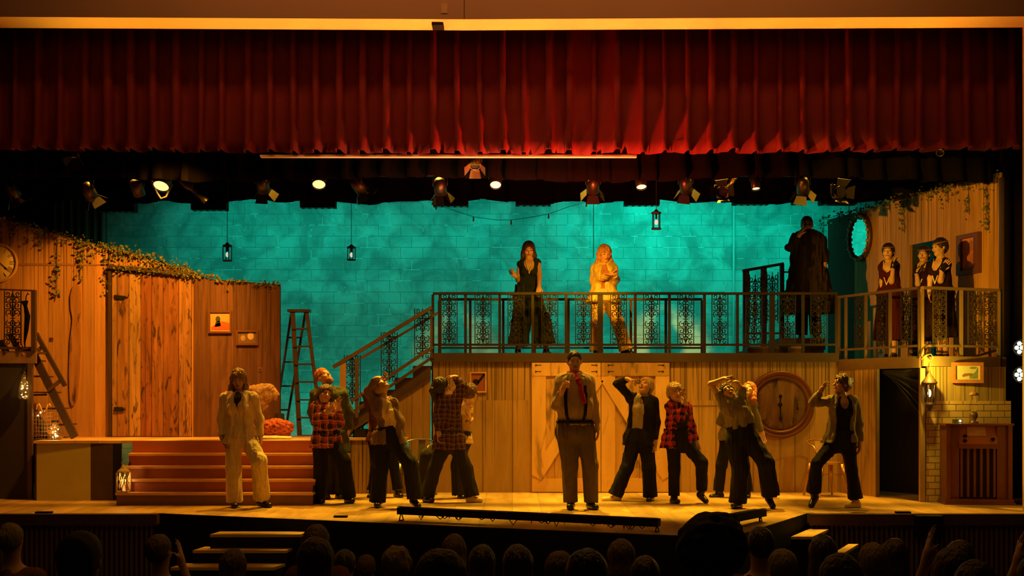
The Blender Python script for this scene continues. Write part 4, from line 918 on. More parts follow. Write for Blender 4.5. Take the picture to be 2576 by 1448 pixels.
fw = thing('brick_set_wall', (X(2420, 15.7), 15.6, 0), 'flat under the right wing with cream planks above and painted brickwork below', 'scenery wall')
D0 = Vector((X(2331, 15.5), 15.5, 0)); D1 = Vector((X(2528, 15.62), 15.62, 0)); D2 = Vector((X(2541, 15.63), 15.63, 0)); zk = Z(1008, 15.55)
MB().bar(D0+Vector((0, 0, (zk+WZ-.13)/2)), D1+Vector((0, 0, (zk+WZ-.13)/2)), .03, WZ-.13-zk).build('plank_panel', M_cream, fw)
MB().bar(D0+Vector((0, -.005, zk/2)), D2+Vector((0, -.005, zk/2)), .035, zk).build('brick_panel', bricks('painted_bricks', (.72, .50, .22), (.60, .40, .17), (.05, .03, .015), .188, .0835, .0045, .35), fw)
MB().box((X(2517, 15.9), 15.86, WZ), (X(2531, 15.9), 15.95, 4.25)).box((X(2527, 15.6), 15.62, zk), (X(2533, 15.6), 15.68, WZ)).build('edge_post', M_dwood, fw)
# curtain swag in the doorway
cm = mat('dark_swag', (.022, .022, .015), .6, var=.2, spec=.4)
def swag(u, v):
    p = P2+(B1-P2)*(.10+.88*u)+Vector((.06, .12, 0)); sag = .62*u**1.5+.05; z = WZ-.16-v*sag-.25*v*(1-v)*u
    d = .04*math.sin(v*30+u*6)*min(1, .3+u); return (p.x+d*.6, p.y-abs(d)*1.3, z)
o = MB().grid(swag, 30, 90).build('door_curtain', cm); thicken(o, .005); tag(o, 'dark draped curtain gathered at the top right of the doorway under the wing', 'curtain')
# upper right set wall (runs away from the viewer)
E0 = Vector((5.36, 20.4, 0)); E1 = Vector((X(2517, 16.05), 16.05, 0)); ET = Z(433, 16.05)
rw = thing('right_set_wall', E0, 'tall ochre streaked plank scenery wall with ivy along its top, right of stage', 'scenery wall')
M_rw = wood('right_wall_boards', (.64, .36, .11), (.42, .21, .06), .3, 'yz', .75, 4.5, seed=15, gap=.006, knots=.05, fine=16)
g3 = lambda px: lin(0, 1, 0, 1) and None
def wall_t(px): k = (px-HX)/F; d = E1-E0; return (k*E0.y-E0.x)/(d.x-k*d.y)
def wpt(px, py, off=0.):
    p = E0+(E1-E0)*wall_t(px); nrm_ = Vector(((E1-E0).y, -(E1-E0).x, 0)).normalized(); nrm_ = nrm_ if nrm_.x < 0 else -nrm_
    return Vector((p.x, p.y, CZ-(py-HY)*p.y/F))+nrm_*off
def wbar(ta, tb, z0, z1, m, nm, th=.05):
    a, b = E0+(E1-E0)*ta, E0+(E1-E0)*tb; nn = Vector((-(b-a).y, (b-a).x, 0)).normalized()*-th
    if nn.x < 0: nn = -nn
    a0, b0 = a, b
    MB().add([(a0.x, a0.y, z0), (b0.x, b0.y, z0), (b0.x, b0.y, z1), (a0.x, a0.y, z1), (a0.x+nn.x, a0.y+nn.y, z0), (b0.x+nn.x, b0.y+nn.y, z0), (b0.x+nn.x, b0.y+nn.y, z1), (a0.x+nn.x, a0.y+nn.y, z1)], [(0, 1, 2, 3), (7, 6, 5, 4), (3, 2, 6, 7), (1, 0, 4, 5), (0, 3, 7, 4), (2, 1, 5, 6)]).build(nm, m, rw)
td0, td1 = wall_t(2288), wall_t(2366); dz = wpt(2288, 617).z
td = wall_t(2150)
wbar(0, td, 0, ET, mat('grey_shaded_flat', (.07, .032, .016), .8, var=.35, scale=6), 'shaded_end_panel'); wbar(td, td0, 0, ET, M_rw, 'panel'); wbar(td0, td1, dz, ET, M_rw, 'over_door_panel'); wbar(td1, 1, 0, ET, M_rw, 'panel')  # dark colour of the far panel paints in the unlit wall end
pa = E0+(E1-E0)*td0; pb = E0+(E1-E0)*td1
MB().add([(pa.x, pa.y, WZ), (pa.x+.3, pa.y+.09, WZ), (pa.x+.3, pa.y+.09, dz), (pa.x, pa.y, dz)], [(0, 1, 2, 3)]).build('door_reveal', mat('reveal_green', (.03, .05, .035), .8, var=0), rw)
wb = MB().add([(pa.x+.6, pa.y+.6, 0), (pb.x+.9, pb.y-.3, 0), (pb.x+.9, pb.y-.3, 5), (pa.x+.6, pa.y+.6, 5)], [(0, 1, 2, 3)]).build('masking_flat', M_blkp); thicken(wb, .03); tag(wb, 'black masking flat behind the doorway in the right set wall', 'scenery wall')
# oval mirror
mc = wpt(2167, 597, .03); ex_ = (E1-E0).normalized(); nn = Vector((ex_.y, -ex_.x, 0)); nn = nn if nn.x < 0 else -nn
MM = Matrix((( ex_.x, 0, nn.x, mc.x), (ex_.y, 0, nn.y, mc.y), (0, 1, 0, mc.z), (0, 0, 0, 1)))
mt = thing('oval_mirror', mc, 'oval mirror with a jewelled dark frame reflecting the teal wall, on the right set wall', 'mirror')
sp = (E0+(E1-E0)*wall_t(2196)-(E0+(E1-E0)*wall_t(2139))).length/2; ry = 62*mc.y/F; N_ = 40
ell = lambda a, k, z: (sp*k*math.cos(a), ry*k*math.sin(a), z)
MB().add([ell(2*math.pi*i/N_, .76, .012) for i in range(N_)], [tuple(range(N_))], M=MM).build('glass', mat('mirror_glass', (.9, .9, .9), .02, 1, var=0), mt)
MB().tube([MM @ Vector(ell(2*math.pi*i/N_, .88, .0)) for i in range(N_)], .045, 8, closed=True).build('frame', mat('mirror_frame', (.10, .05, .025), .4, .3, var=.3), mt)
for i in range(26): a_ = 2*math.pi*i/26; MB().ball(tuple(MM @ Vector(ell(a_, .88, .045))), .028 if i % 2 else .019, 6).build('gem', mat('gem_amber', (.7, .35, .18), .15, .3, var=.5, scale=30), mt)
# portrait on the right wall
def wframe(px0, px1, py0, py1, m1, m2, lab):
    c = wpt((px0+px1)/2, (py0+py1)/2, .0); t = thing('framed_portrait', c, lab, 'picture'); a, b = E0+(E1-E0)*wall_t(px0), E0+(E1-E0)*wall_t(px1); hw = (b-a).length/2; hh = (py1-py0)/2*c.y/F
    M = Matrix(((ex_.x, 0, nn.x, c.x), (ex_.y, 0, nn.y, c.y), (0, 1, 0, c.z), (0, 0, 0, 1))); bw = .06
    mb = MB()
    for (xa, ya, xb, yb) in ((-hw, -hh, hw, -hh+bw), (-hw, hh-bw, hw, hh), (-hw, -hh+bw, -hw+bw*1.6, hh-bw), (hw-bw*1.6, -hh+bw, hw, hh-bw)): mb.box((xa, ya, .002), (xb, yb, .07), M=M)
    mb.build('frame', m1, t); MB().box((-hw+bw, -hh+bw, .002), (hw-bw, hh-bw, .03), M=M).build('picture', m2, t)
    MB().add([(0.02, hh*.1, .033), (hw*.5, hh*.1, .033), (hw*.45, hh*.55, .033), (.2*hw, hh*.7, .033), (-.1*hw, hh*.5, .033)], [(0, 1, 2, 3, 4)], M=M).add([(-hw*.5, -hh+bw, .033), (hw*.7, -hh+bw, .033), (hw*.6, 0, .033), (.0, hh*.1, .033)], [(0, 1, 2, 3)], M=M).build('painted_figure', mat('portrait_paint', (.40, .12, .04), .6, var=.5, scale=9), t)
wframe(2415, 2470, 588, 690, MF, mat('portrait_ground', (.62, .24, .08), .6, var=.3, scale=7), 'tall portrait picture in a dark frame on the right set wall above the wing railing')
sp0 = W(2500, 722, 16.0)
frame('framed_landscape', 2393, 911, 2472, 963, 15.5, .045, mat('gilt_red_frame', (.60, .25, .08), .4, .2, var=.4, scale=30), mat('landscape_sky', (.72, .66, .36), .6, var=.2, scale=6), 'small landscape painting in an ornate gilt frame on the planks above the brick wall',
    [('painted_tree', mat('landscape_green', (.25, .30, .12), .6, var=.4, scale=30), [(2437, 944), (2452, 936), (2460, 925), (2461, 952), (2438, 952)]), ('painted_foliage', mat('landscape_green'), ci(2449, 925, 9, 3)), ('painted_people', mat('landscape_brown', (.35, .16, .07), .6), [(2419, 944), (2424, 939), (2444, 938), (2446, 942), (2421, 948)])] if False else
    [('painted_tree', mat('landscape_green', (.25, .30, .12), .6, var=.4, scale=30), [(2437, 944), (2452, 936), (2458, 925), (2458, 952), (2438, 952)]), ('painted_foliage', mat('landscape_leaf', (.28, .30, .12), .6), ci(2447, 925, 9, 3)), ('painted_people', mat('landscape_brown', (.35, .16, .07), .6), [(2419, 944), (2424, 939), (2442, 938), (2444, 942), (2421, 948)])])
# big clock
clock('large_wall_clock', 1962, 1017, 85, BY-.0, mat('clock_rim_red', (.13, .032, .018), .4, var=.25), wood('clock_face_marbled', (.36, .20, .09), (.10, .05, .025), 9, 'xz', 0, None, seed=60, gap=0, knots=1., fine=7), 'huge round dark red clock with a mottled brown face under the balcony', numerals=True, hands=((.5, 178), (.3, 2)), mnum=mat('faded_numerals', (.22, .12, .05), .6, var=.4))
# small brown plaque
frame('brown_plaque', 1182, 935, 1224, 987, BY, .02, mat('plaque_rim', (.55, .30, .12), .5), mat('plaque_red', (.26, .08, .03), .5, var=.25), 'small red-brown rectangular plaque with a dark round mark, left of the barn doors', [('dark_disc', M_blkp, ci(1197, 961, 8, 8)), ('dark_bar', M_blkp, [(1202, 958), (1217, 938), (1221, 943), (1203, 966)])])

# ---------------------------------------------------------------- ivy
def ivy(name, pts_, n, spread, lab, size=.023, hang=None, seed=1, nrm_=(0, -1, 0)):
    rg = random.Random(seed); t = thing(name, pts_[0], lab, 'ivy'); mb = MB(); pts_ = [Vector(p) for p in pts_]
    MB().tube(pts_, .004, 5).build('vine', mat('vine_stem', (.10, .07, .03), .8, var=0), t)
    seg = [(pts_[i], pts_[i+1]) for i in range(len(pts_)-1)]; nn_ = Vector(nrm_)
    for i in range(n):
        a, b = rg.choice(seg); p = a.lerp(b, rg.random())+Vector((rg.gauss(0, spread), 0, rg.gauss(0, spread)))+nn_*rg.uniform(.008, .05)
        if hang and rg.random() < .25: p.z -= abs(rg.gauss(0, hang))
        Mr = Matrix.Translation(p) @ Matrix.Rotation(rg.uniform(-.9, .9), 4, 'Z') @ Matrix.Rotation(rg.uniform(-.8, .8), 4, 'X') @ Matrix.Rotation(rg.uniform(0, 6.28), 4, 'Y'); s_ = size*rg.uniform(.6, 1.3)
        mb.add([(0, 0, -s_), (s_*.7, -.1*s_, -s_*.2), (s_*.35, 0, s_*.5), (0, .15*s_, s_), (-s_*.35, 0, s_*.5), (-s_*.7, -.1*s_, -s_*.2)], [(0, 1, 2, 3, 4, 5)], M=Mr)
    o = mb.build('leaves', mat('ivy_leaf', (.10, .11, .028), .55, var=.5, scale=10), t); o['kind'] = 'stuff'; return t
lt = lambda px, dy=0: W(px, tz(px)+dy, LY-.02)
ivy('ivy_garland', [lt(0), lt(100), lt(200), lt(280)], 260, .035, 'ivy garland along the high left end of the left wall top', hang=.15, seed=1)
ivy('ivy_garland', [lt(280), lt(336), lt(420), lt(487)], 330, .045, 'thick ivy garland along the wall top above the rustic door', hang=.12, seed=2)
ivy('ivy_garland', [lt(487), lt(560), lt(640), lt(704)], 90, .02, 'sparse ivy along the low right end of the left wall top', hang=.05, seed=3, size=.026)
for i, (px, y0_, y1_, nn_) in enumerate(((36, 560, 612, 14), (105, 590, 620, 12), (145, 600, 745, 42), (205, 610, 700, 40), (275, 640, 730, 40))):
    ivy('ivy_strand', [W(px, y0_, LY-.02), W(px-4, y1_, LY-.02)], nn_, .035, ['short ivy strand hanging above the round clock at the far left', 'short ivy strand hanging second from the left on the left wall', 'long ivy strand hanging down to the left of the carved paddle', 'ivy strand hanging above the carved paddle', 'ivy strand hanging beside the top left corner of the rustic door'][i], seed=10+i, size=.026)
ivy('ivy_garland', [W(285, 672, LY-.08), W(390, 682, LY-.08), W(489, 692, LY-.08)], 170, .028, 'ivy lying on the dark lintel of the rustic door', seed=21)
wn_ = (nn.x, nn.y, 0)
ivy('ivy_garland', [wpt(2072, 553, .02), wpt(2190, 520, .02), wpt(2350, 478, .02)], 220, .04, 'ivy garland along the far low end of the right wall top', hang=.08, seed=30, nrm_=wn_)
ivy('ivy_garland', [wpt(2350, 478, .02), wpt(2430, 456, .02), wpt(2514, 435, .02)], 170, .035, 'ivy garland along the near high end of the right wall top', hang=.12, seed=31, nrm_=wn_, size=.026)
for i, (px, y0_, y1_, nn_) in enumerate(((2275, 505, 585, 36), (2438, 460, 540, 30), (2487, 450, 575, 50), (2385, 480, 510, 14), (2074, 560, 690, 60))):
    ivy('ivy_strand', [wpt(px, y0_, .02), wpt(px+3, y1_, .02)], nn_, .035, ['ivy strand hanging right of the oval mirror', 'ivy strand hanging above the tall portrait', 'longest ivy strand near the right end of the right wall', 'very short ivy strand between the mirror and the portrait on the right wall', 'ivy climbing the far edge of the right wall beside the man in the long coat'][i], seed=40+i, size=.024, nrm_=wn_)

# ---------------------------------------------------------------- ladder
def ladder():
    Y = 18.3; t = thing('step_ladder', (X(757, Y), Y, 0), 'tall wooden step ladder standing open in front of the teal wall', 'ladder')
    m = mat('ladder_wood', (.11, .06, .04), .6, var=.3, scale=10); Zt = Z(781, Y)
    la, lb = (X(736, Y), X(768, Y)); ba, bb = (X(764, Y), X(818, Y))
    zl = 0; k = (Z(1093, Y)-0)/(Zt-Z(1093, Y)); bl_ = X(761, Y)+(X(761, Y)-X(736, Y))*k; br_ = X(817, Y)+(X(817, Y)-X(771, Y))*k
    tl, tr_ = X(736, Y), X(771, Y)
    MB().bar((tl, Y+.0, Zt), (bl_, Y-.35, 0), .065, .04, up=(0, 1, 0)).build('front_rail', m, t)
    MB().bar((tr_, Y+.0, Zt), (br_, Y-.35, 0), .05, .04, up=(0, 1, 0)).build('front_rail', m, t)
    for i in range(8):
        z = Z(827+44.5*i, Y); f_ = 1-z/Zt; xa_ = tl+(bl_-tl)*f_; xb_ = tr_+(br_-tr_)*f_
        MB().box((xa_, Y-.35*f_-.05, z-.012), (xb_, Y-.35*f_+.06, z+.012)).build('step', m, t)
    MB().box((X(724, Y), Y-.05, Zt-.02), (X(779, Y), Y+.14, Zt+.02)).build('top_cap', m, t)
    MB().bar((X(731, Y), Y+.1, Zt), (X(672, Y+1), Y+.9, 0), .03, .05, up=(0, 1, 0)).build('rear_rail', m, t)
    MB().bar((X(766, Y), Y+.1, Zt), (X(697, Y+1), Y+1.0, 0), .03, .05, up=(0, 1, 0)).build('rear_rail', m, t)
    mb = MB()
    for i in range(6):
        f_ = .15+.14*i; z = Zt*(1-f_); mb.bar((X(731, Y)+(X(672, Y+1)-X(731, Y))*f_, Y+.1+.8*f_, z), (X(766, Y)+(X(697, Y+1)-X(766, Y))*f_, Y+.1+.9*f_, z), .02, .025)
    mb.build('rear_brace', m, t)
ladder()
# ---------------------------------------------------------------- small props
def lantern(name, loc, w_, h, lab, m, lit=None, ps=1., cat='lantern', cross=False, roof=True):
    t = thing(name, loc, lab, cat); L0 = Vector(loc); a = w_/2; bh = h*.62
    MB().box((-a*1.1, -a*1.1, 0), (a*1.1, a*1.1, h*.05), M=Matrix.Translation(L0)).build('base', m, t)
    mb = MB(); M = Matrix.Translation(L0)
    for sx in (-1, 1):
        for sy in (-1, 1): mb.box((sx*a-.008, sy*a-.008, h*.05), (sx*a+.008, sy*a+.008, h*.05+bh), M=M)
    if cross:
        for sy in (-1, 1):
            for (p, q) in (((-a, h*.05), (a*.1, h*.05+bh)), ((a*.1, h*.05), (-a, h*.05+bh)), ((a, h*.05), (-a*.1, h*.05+bh)), ((-a*.1, h*.05), (a, h*.05+bh))): mb.bar((p[0], sy*a, p[1]), (q[0], sy*a, q[1]), .006, .009, M=M)
    mb.build('cage_frame', m, t)
    MB().lathe([(a*1.45, h*.05+bh), (a*1.3, h*.10+bh), (a*.5, h*.22+bh), (a*.35, h*.30+bh), (a*.1, h*.32+bh)], n=4, M=M @ Matrix.Rotation(R(45), 4, 'Z')).build('roof', m, t)
    MB().tube([(a*.35*math.cos(k*math.pi/8), 0, h*.32+bh+a*.35+a*.35*math.sin(k*math.pi/8)) for k in range(16)], .004, 6, M=M, closed=True).build('ring', m, t)
    if lit:
        MB().lathe([(a*.38, h*.05), (a*.38, h*.33), (a*.05, h*.34)], n=14, M=M).build('candle', glow('candle_wax', (1, .55, .12), .6), t)
        MB().ball((0, 0, h*.40), a*.12, 8, (1, 1, 2.2), M=M).build('flame', glow('flame', (1, .7, .2), 8), t)
        point(tuple(L0+Vector((0, 0, h*.45))), lit, (1, .6, .15), .02)
    return t
M_br = mat('aged_brass', (.45, .28, .10), .45, .5, var=.3)
lantern('candle_lantern', (X(312, 15.1), 15.075, .156), .13, .37, 'cream lattice lantern with a lit candle on the lowest stair step', mat('lantern_cream', (.55, .40, .20), .6, var=.2), 1.0, cross=True)
lantern('white_lantern', (X(925, 17.3), 17.25, PH), .14, .34, 'small white lantern on the platform beside the black box', mat('lantern_white', (.75, .66, .5), .6, var=.1))
bx = thing('black_box', (X(905, 16.9), 16.95, PH), 'open black box standing on the platform edge', 'box')
MB().box((X(889, 16.9), 16.85, PH), (X(925, 16.9), 17.05, PH+.01)).box((X(889, 16.9), 16.85, PH), (X(925, 16.9), 16.865, PH+.115)).box((X(889, 16.9), 17.035, PH), (X(925, 16.9), 17.05, PH+.115)).box((X(889, 16.9), 16.85, PH), (X(889, 16.9)+.015, 17.05, PH+.115)).box((X(925, 16.9)-.015, 16.85, PH), (X(925, 16.9), 17.05, PH+.115)).build('walls', M_blkp, bx)
def jar(name, c, r, h, lab, hang=None, lights=9, seed=0, tint=(1, .8, .4)):
    t = thing(name, c, lab, 'light'); M = Matrix.Translation(c); rg = random.Random(seed)
    MB().lathe([(r*.8, 0), (r, h*.06), (r, h*.4), (r*.75, h*.65), (r*.42, h*.8), (r*.42, h)], n=20, M=M, cap=False).build('glass', mat('amber_glass', (1, .75, .4), .05, trans=.95, var=0), t)
    MB().lathe([(r*.46, h*.96), (r*.46, h*1.08)], n=16, M=M).build('lid', M_iron, t)
    mb = MB()
    for i in range(lights): a_ = rg.uniform(0, 6.28); q = r*.55*rg.random(); mb.ball((q*math.cos(a_), q*math.sin(a_), h*(.08+.6*rg.random())), .006, 6, M=M)
    mb.build('fairy_lights', glow('fairy_light', tint, 12), t)
    if hang: MB().tube([Vector(c)+Vector((0, 0, h)), Vector(hang)], .004, 6).build('wire', M_iron, t)
    point(tuple(Vector(c)+Vector((0, -r-.03, h*.5))), 1.0, (1, .62, .18), .05); return t
# left landing
LZ = 1.955; YL = 15.9
ld = thing('left_landing', (X(0, YL), YL, 0), 'dark landing block at the far left edge with a brown beam along its top', 'landing')
xr_ = X(80, YL)
MB().box((-7.3, YL, LZ-.16), (X(91, YL), YL+.03, LZ)).build('beam', mat('landing_beam', (.22, .12, .06), .6, var=.3), ld)
MB().box((-7.3, YL+.03, LZ-.03), (X(91, YL), YL+.37, LZ)).build('deck', M_dwood, ld)
MB().box((-7.3, YL+.02, 0), (xr_-.05, YL+.05, LZ-.16)).build('front_panel', mat('landing_dark', (.022, .013, .008), .85, var=.2), ld)
MB().box((xr_-.06, YL, 0), (xr_, YL+.06, LZ-.16)).build('corner_post', mat('landing_post', (.08, .04, .02), .6, var=.2), ld)
lr = thing('landing_railing', (X(0, YL), YL, LZ), 'dark railing of the left landing with one scroll panel, cut by the left edge', 'railing')
MB().bar((-6.9, YL, Z(727, YL)), (X(91, YL), YL, Z(731, YL)), .05, .02).build('top_rail', M_rail2, lr)
MB().box((X(80, YL), YL-.03, LZ), (X(91, YL), YL+.03, Z(731, YL))).build('post', M_dwood, lr)
MB().box((-6.9, YL-.015, Z(878, YL)), (X(80, YL), YL+.015, Z(872, YL))).build('bottom_rail', M_dwood, lr)
q0 = scroll_mesh(.22, .72).build('scroll_panel', M_scr, lr, (0, 0, 0)); q0.location = Vector((X(32, YL), YL, Z(800, YL)))-lr.location
ls = thing('landing_stair', (X(140, 16.4), 16.4, PH), 'steep dark wooden stair with handrail from the left landing down to the platform', 'stair')
for Y_ in (16.3, 16.85):
    MB().bar((X(86, Y_), Y_, Z(893, Y_)), (X(188, Y_), Y_, PH+.02), .04, .10).build('stringer', M_dwood, ls)
MB().bar((X(91, 16.28), 16.28, Z(838, 16.28)), (X(164, 16.28), 16.28, Z(970, 16.28)), .05, .055).build('handrail', M_dwood, ls)
MB().bar((X(121, 16.28), 16.28, Z(982, 16.28)), (X(154, 16.28), 16.28, Z(955, 16.28)), .04, .045).bar((X(78, 16.28), 16.28, Z(896, 16.28)), (X(106, 16.28), 16.28, Z(872, 16.28)), .04, .045).build('rail_brace', M_bwood, ls)
for i in range(5):
    z = PH+.22*(i+1)-.02; px = 188-(188-86)*(z-PH)/(Z(893, 16.3)-PH); MB().box((X(px, 16.5)-.17, 16.3, z-.02), (X(px, 16.5)-.0, 16.85, z)).build('tread', M_dwood, ls)
MB().bar((X(84, 16.3), 16.3, Z(993, 16.3)), (X(118, 16.3), 16.3, Z(992, 16.3)), .02, .025).build('cross_bar', M_iron, ls)
# props on the left landing: crossed logs, umbrella
um = thing('folded_umbrella', W(66, 870, 15.86), 'black folded umbrella hanging on the left landing railing', 'umbrella')
MB().tube([W(63, 875, 15.86), W(62, 860, 15.86), W(66, 830, 15.86), W(69, 795, 15.86), W(64, 770, 15.86), W(62, 757, 15.86)], [.005, .013, .028, .036, .022, .048], 10).build('canopy', mat('umbrella_black', (.003, .004, .003), .95, var=.2, spec=0), um)
MB().tube([W(64, 765, 15.86), W(66, 745, 15.86), W(70, 736, 15.86), W(73, 741, 15.86)], .008, 8).build('handle', M_blkp, um)
for i, (p, q, r0, m_, lb) in enumerate((((2, 858), (18, 890), .045, M_dwood, 'dark log leaning on the left landing, nearest the left edge'), ((25, 840), (48, 885), .035, M_dwood, 'dark log on the left landing below the scroll panel'), ((45, 862), (62, 895), .04, mat('red_lit_log', (.35, .13, .06), .6, var=.3), 'reddish log on the left landing beside the umbrella tip'), ((78, 880), (22, 898), .03, M_bwood, 'long pale log lying across the foot of the left landing railing'))):
    o = MB().tube([W(*p, 15.96), W(*q, 15.93)], r0, 10).build('log', m_); tag(o, lb, 'log', 'logs on the left landing')
jar('hanging_bottle_light', tuple(W(60, 1003, 15.82)), .062, .33, 'glass bottle with fairy lights hanging under the left landing beam', hang=Vector((X(60, 15.82), 15.91, LZ-.16)), seed=2, tint=(1, .85, .3))
jar('jar_light', (X(146, 16.1), 16.0, PH), .10, .24, 'round amber glass jar of fairy lights on the platform beside the bird cage', seed=4, lights=12, tint=(1, .6, .2))
cg = thing('wire_cage', (X(106, 16.0), 16.0, PH), 'square wire bird cage with lights inside on the left end of the platform', 'cage')
mb = MB(); ca, cb, cy0, cy1 = X(84, 16.05), X(134, 16.05), 15.95, 16.2
for i in range(8):
    x = ca+(cb-ca)*i/7
    for y in (cy0, cy1): mb.tube([(x, y, PH), (x, y, PH+.36)], .004, 5)
for j in range(8):
    z = PH+.01+.05*j
    for y in (cy0, cy1): mb.tube([(ca, y, z), (cb, y, z)], .004, 5)
    for x in (ca, cb): mb.tube([(x, cy0, z), (x, cy1, z)], .004, 5)
mb.build('wires', mat('cage_wire', (.35, .2, .1), .5, .3, var=0), cg)
MB().box((ca, cy0, PH), (cb, cy1, PH+.012)).build('tray', M_bwood, cg)
MB().tube([(ca+(cb-ca)*(.2+.75*k/10), 16.0, PH+.38+.07*math.sin(k*.9)+.03) for k in range(11)], .012, 8).build('antler', mat('antler', (.66, .40, .24), .5), cg)
mb = MB()
for k in ((102, 1037), (114, 1034), (96, 1045)): mb.ball(tuple(W(*k, 16.05)), .012, 6)
mb.build('fairy_lights', glow('fairy_light', (1, .8, .4), 12), cg)
MB().tube([W(98, 1050, 16.05), W(106, 1075, 16.05), W(112, 1098, 16.05)], [.045, .05, .02], 8).build('dark_bird', mat('stuffed_dark', (.03, .035, .015), .8), cg)
MB().tube([W(112, 1080, 16.1), W(124, 1099, 16.1)], [.03, .04], 8).build('pale_bird', mat('stuffed_brown', (.2, .1, .06), .8), cg)
# cream ruffled stand and red heap
rs = thing('ruffled_stand', (X(665, 16.6), 16.6, PH), 'tan ruffled cloth piece on a thin wire stand behind the woman in the cream suit', 'stand')
S = Sdf(.012, .04)
for (px, py, r_) in ((640, 985, .10), (655, 990, .13), (668, 985, .11), (680, 978, .07), (690, 990, .055), (694, 998, .045), (652, 1010, .11), (660, 1022, .08), (672, 1003, .07)): S.ell(V3(W(px, py, 16.6)), (r_, r_*.8, r_))
S.noise(.02, (80, 60, 60), 4, 7); V_, Q_ = S.mesh(); np_mesh('ruffled_cloth', V_, Q_, [mat('tan_ruffle', (.42, .25, .14), .8, var=.3, scale=10)], None, rs, world_loc(rs))
mb = MB()
for dx in (-14, -4, 6): mb.tube([W(658, 1025, 16.6), W(658+dx*.6, 1050, 16.6), W(660+dx, 1096, 16.6)], .006, 6)
mb.build('wire_legs', M_metal, rs)
rh = thing('red_feather_heap', (X(697, 16.5), 16.5, PH), 'crumpled red ruffled cloth heap on the edge of the platform', 'cloth')
S = Sdf(.012, .04)
for (px, py, r_) in ((672, 1072, .10), (690, 1070, .11), (708, 1072, .11), (722, 1074, .09), (680, 1084, .09), (715, 1086, .09), (698, 1084, .10)): S.ell(V3(W(px, py, 16.45)), (r_, r_, r_*.85))
S.noise(.022, (95, 60, 60), 5, 7); S.cut(V3(W(698, 0, 16.45))*V3((1, 1, 0))+V3((0, 0, PH+.03)), (0, 0, -1), .6); V_, Q_ = S.mesh(); np_mesh('ruffles', V_, Q_, [mat('red_ruffle', (.42, .09, .07), .8, var=.5, scale=18)], None, rh, world_loc(rh))
S = Sdf(.01, .02); S.cap(V3((X(655, 16.3), 16.3, PH+.02)), V3((X(730, 16.3), 16.3, PH+.015)), .03, .02, lat=V3((0, 1, 0)), q=4); S.noise(.006, (20, 30, 5), 2); S.cut((X(690, 16.3), 16.3, PH+.001), (0, 0, -1), .6)
V_, Q_ = S.mesh(); tag(np_mesh('folded_white_cloth', V_, Q_, [mat('white_linen', (.85, .72, .6), .8, var=.1)], None, None, (X(690, 16.3), 16.3, PH)), 'folded white cloth lying in front of the red heap', 'cloth')
hh = thing('black_hat', (X(703, 16.75), 16.75, PH+.2), 'small black hat sitting behind the red heap', 'hat')
MB().lathe([(.12, .0), (.12, .01), (.07, .02), (.065, .10), (.01, .11)], tuple(W(703, 1058, 16.75)), 20).build('crown_and_brim', M_blkp, hh)
MB().lathe([(.008, 0), (.008, .3)], (X(703, 16.75), 16.75, PH), 8).lathe([(.09, 0), (.09, .012)], (X(703, 16.75), 16.75, PH), 16).build('hat_stand', M_iron, hh)

# metal bistro chair
def chair(loc, rz, lab, m, first=[None]):
    if first[0] is not None:
        t = copy_tree(first[0]); t.location = loc; t.rotation_euler[2] = rz; t['label'] = lab
        for c in bpy.data.objects:
            if c.parent == t: c.data = c.data.copy(); c.data.materials[0] = m
        return t
    t = thing('metal_chair', (0, 0, 0), lab, 'chair', 'metal cafe chairs by the balcony front')
    prof = []
    for k in range(24):
        a_ = 2*math.pi*k/24; ca_, sa_ = math.cos(a_), math.sin(a_); e = 3.2; prof.append((.19*abs(ca_)**(2/e)*(1 if ca_ > 0 else -1), .185*abs(sa_)**(2/e)*(1 if sa_ > 0 else -1)))
    mb = MB(); n_ = 24; mb.add([(x, y, .44) for x, y in prof]+[(x*.97, y*.97, .465) for x, y in prof], [tuple(range(n_-1, -1, -1)), tuple(range(n_, 2*n_))]+[(i, (i+1) % n_, (i+1) % n_+n_, i+n_) for i in range(n_)]); mb.build('seat', m, t)
    for sx in (-1, 1):
        for sy in (-1, 1):
            top_, bot = Vector((sx*.15, sy*.15, .44)), Vector((sx*.215, sy*.225, 0)); mb = MB()
            mb.tube([top_, top_.lerp(bot, .35), top_.lerp(bot, .8), bot], [.034, .030, .016, .014], 8); mb.build('leg', m, t)
    MB().tube([(.19, -.12, .45), (.215, -.13, .60), (.225, -.08, .68), (.215, .08, .70), (.19, .19, .74), (.10, .225, .76), (-.10, .225, .76), (-.19, .19, .74), (-.215, .08, .70), (-.225, -.08, .68), (-.215, -.13, .60), (-.19, -.12, .45)], .011, 8).build('arm_frame', m, t)
    MB().grid(lambda u, v: (-.05+.10*u, .17+.055*v, .46+.30*v), 2, 6).build('back_splat', m, t)
    MB().tube([(-.17, -.17, .30), (.17, -.17, .30)], .007, 6).tube([(-.18, .18, .28), (.18, .18, .28)], .007, 6).build('stretcher', m, t)
    t.location = loc; t.rotation_euler[2] = rz; first[0] = t; return t
chair((X(2078, 16.35), 16.35, 0), R(14), 'bronze metal cafe chair behind the woman in black at right', mat('bronze_metal', (.50, .26, .10), .35, .8, var=.25))
chair((X(1045, 16.45), 16.45, 0), R(-20), 'grey metal cafe chair behind the dancers left of the small plaque', mat('grey_metal', (.30, .27, .20), .35, .8, var=.25))

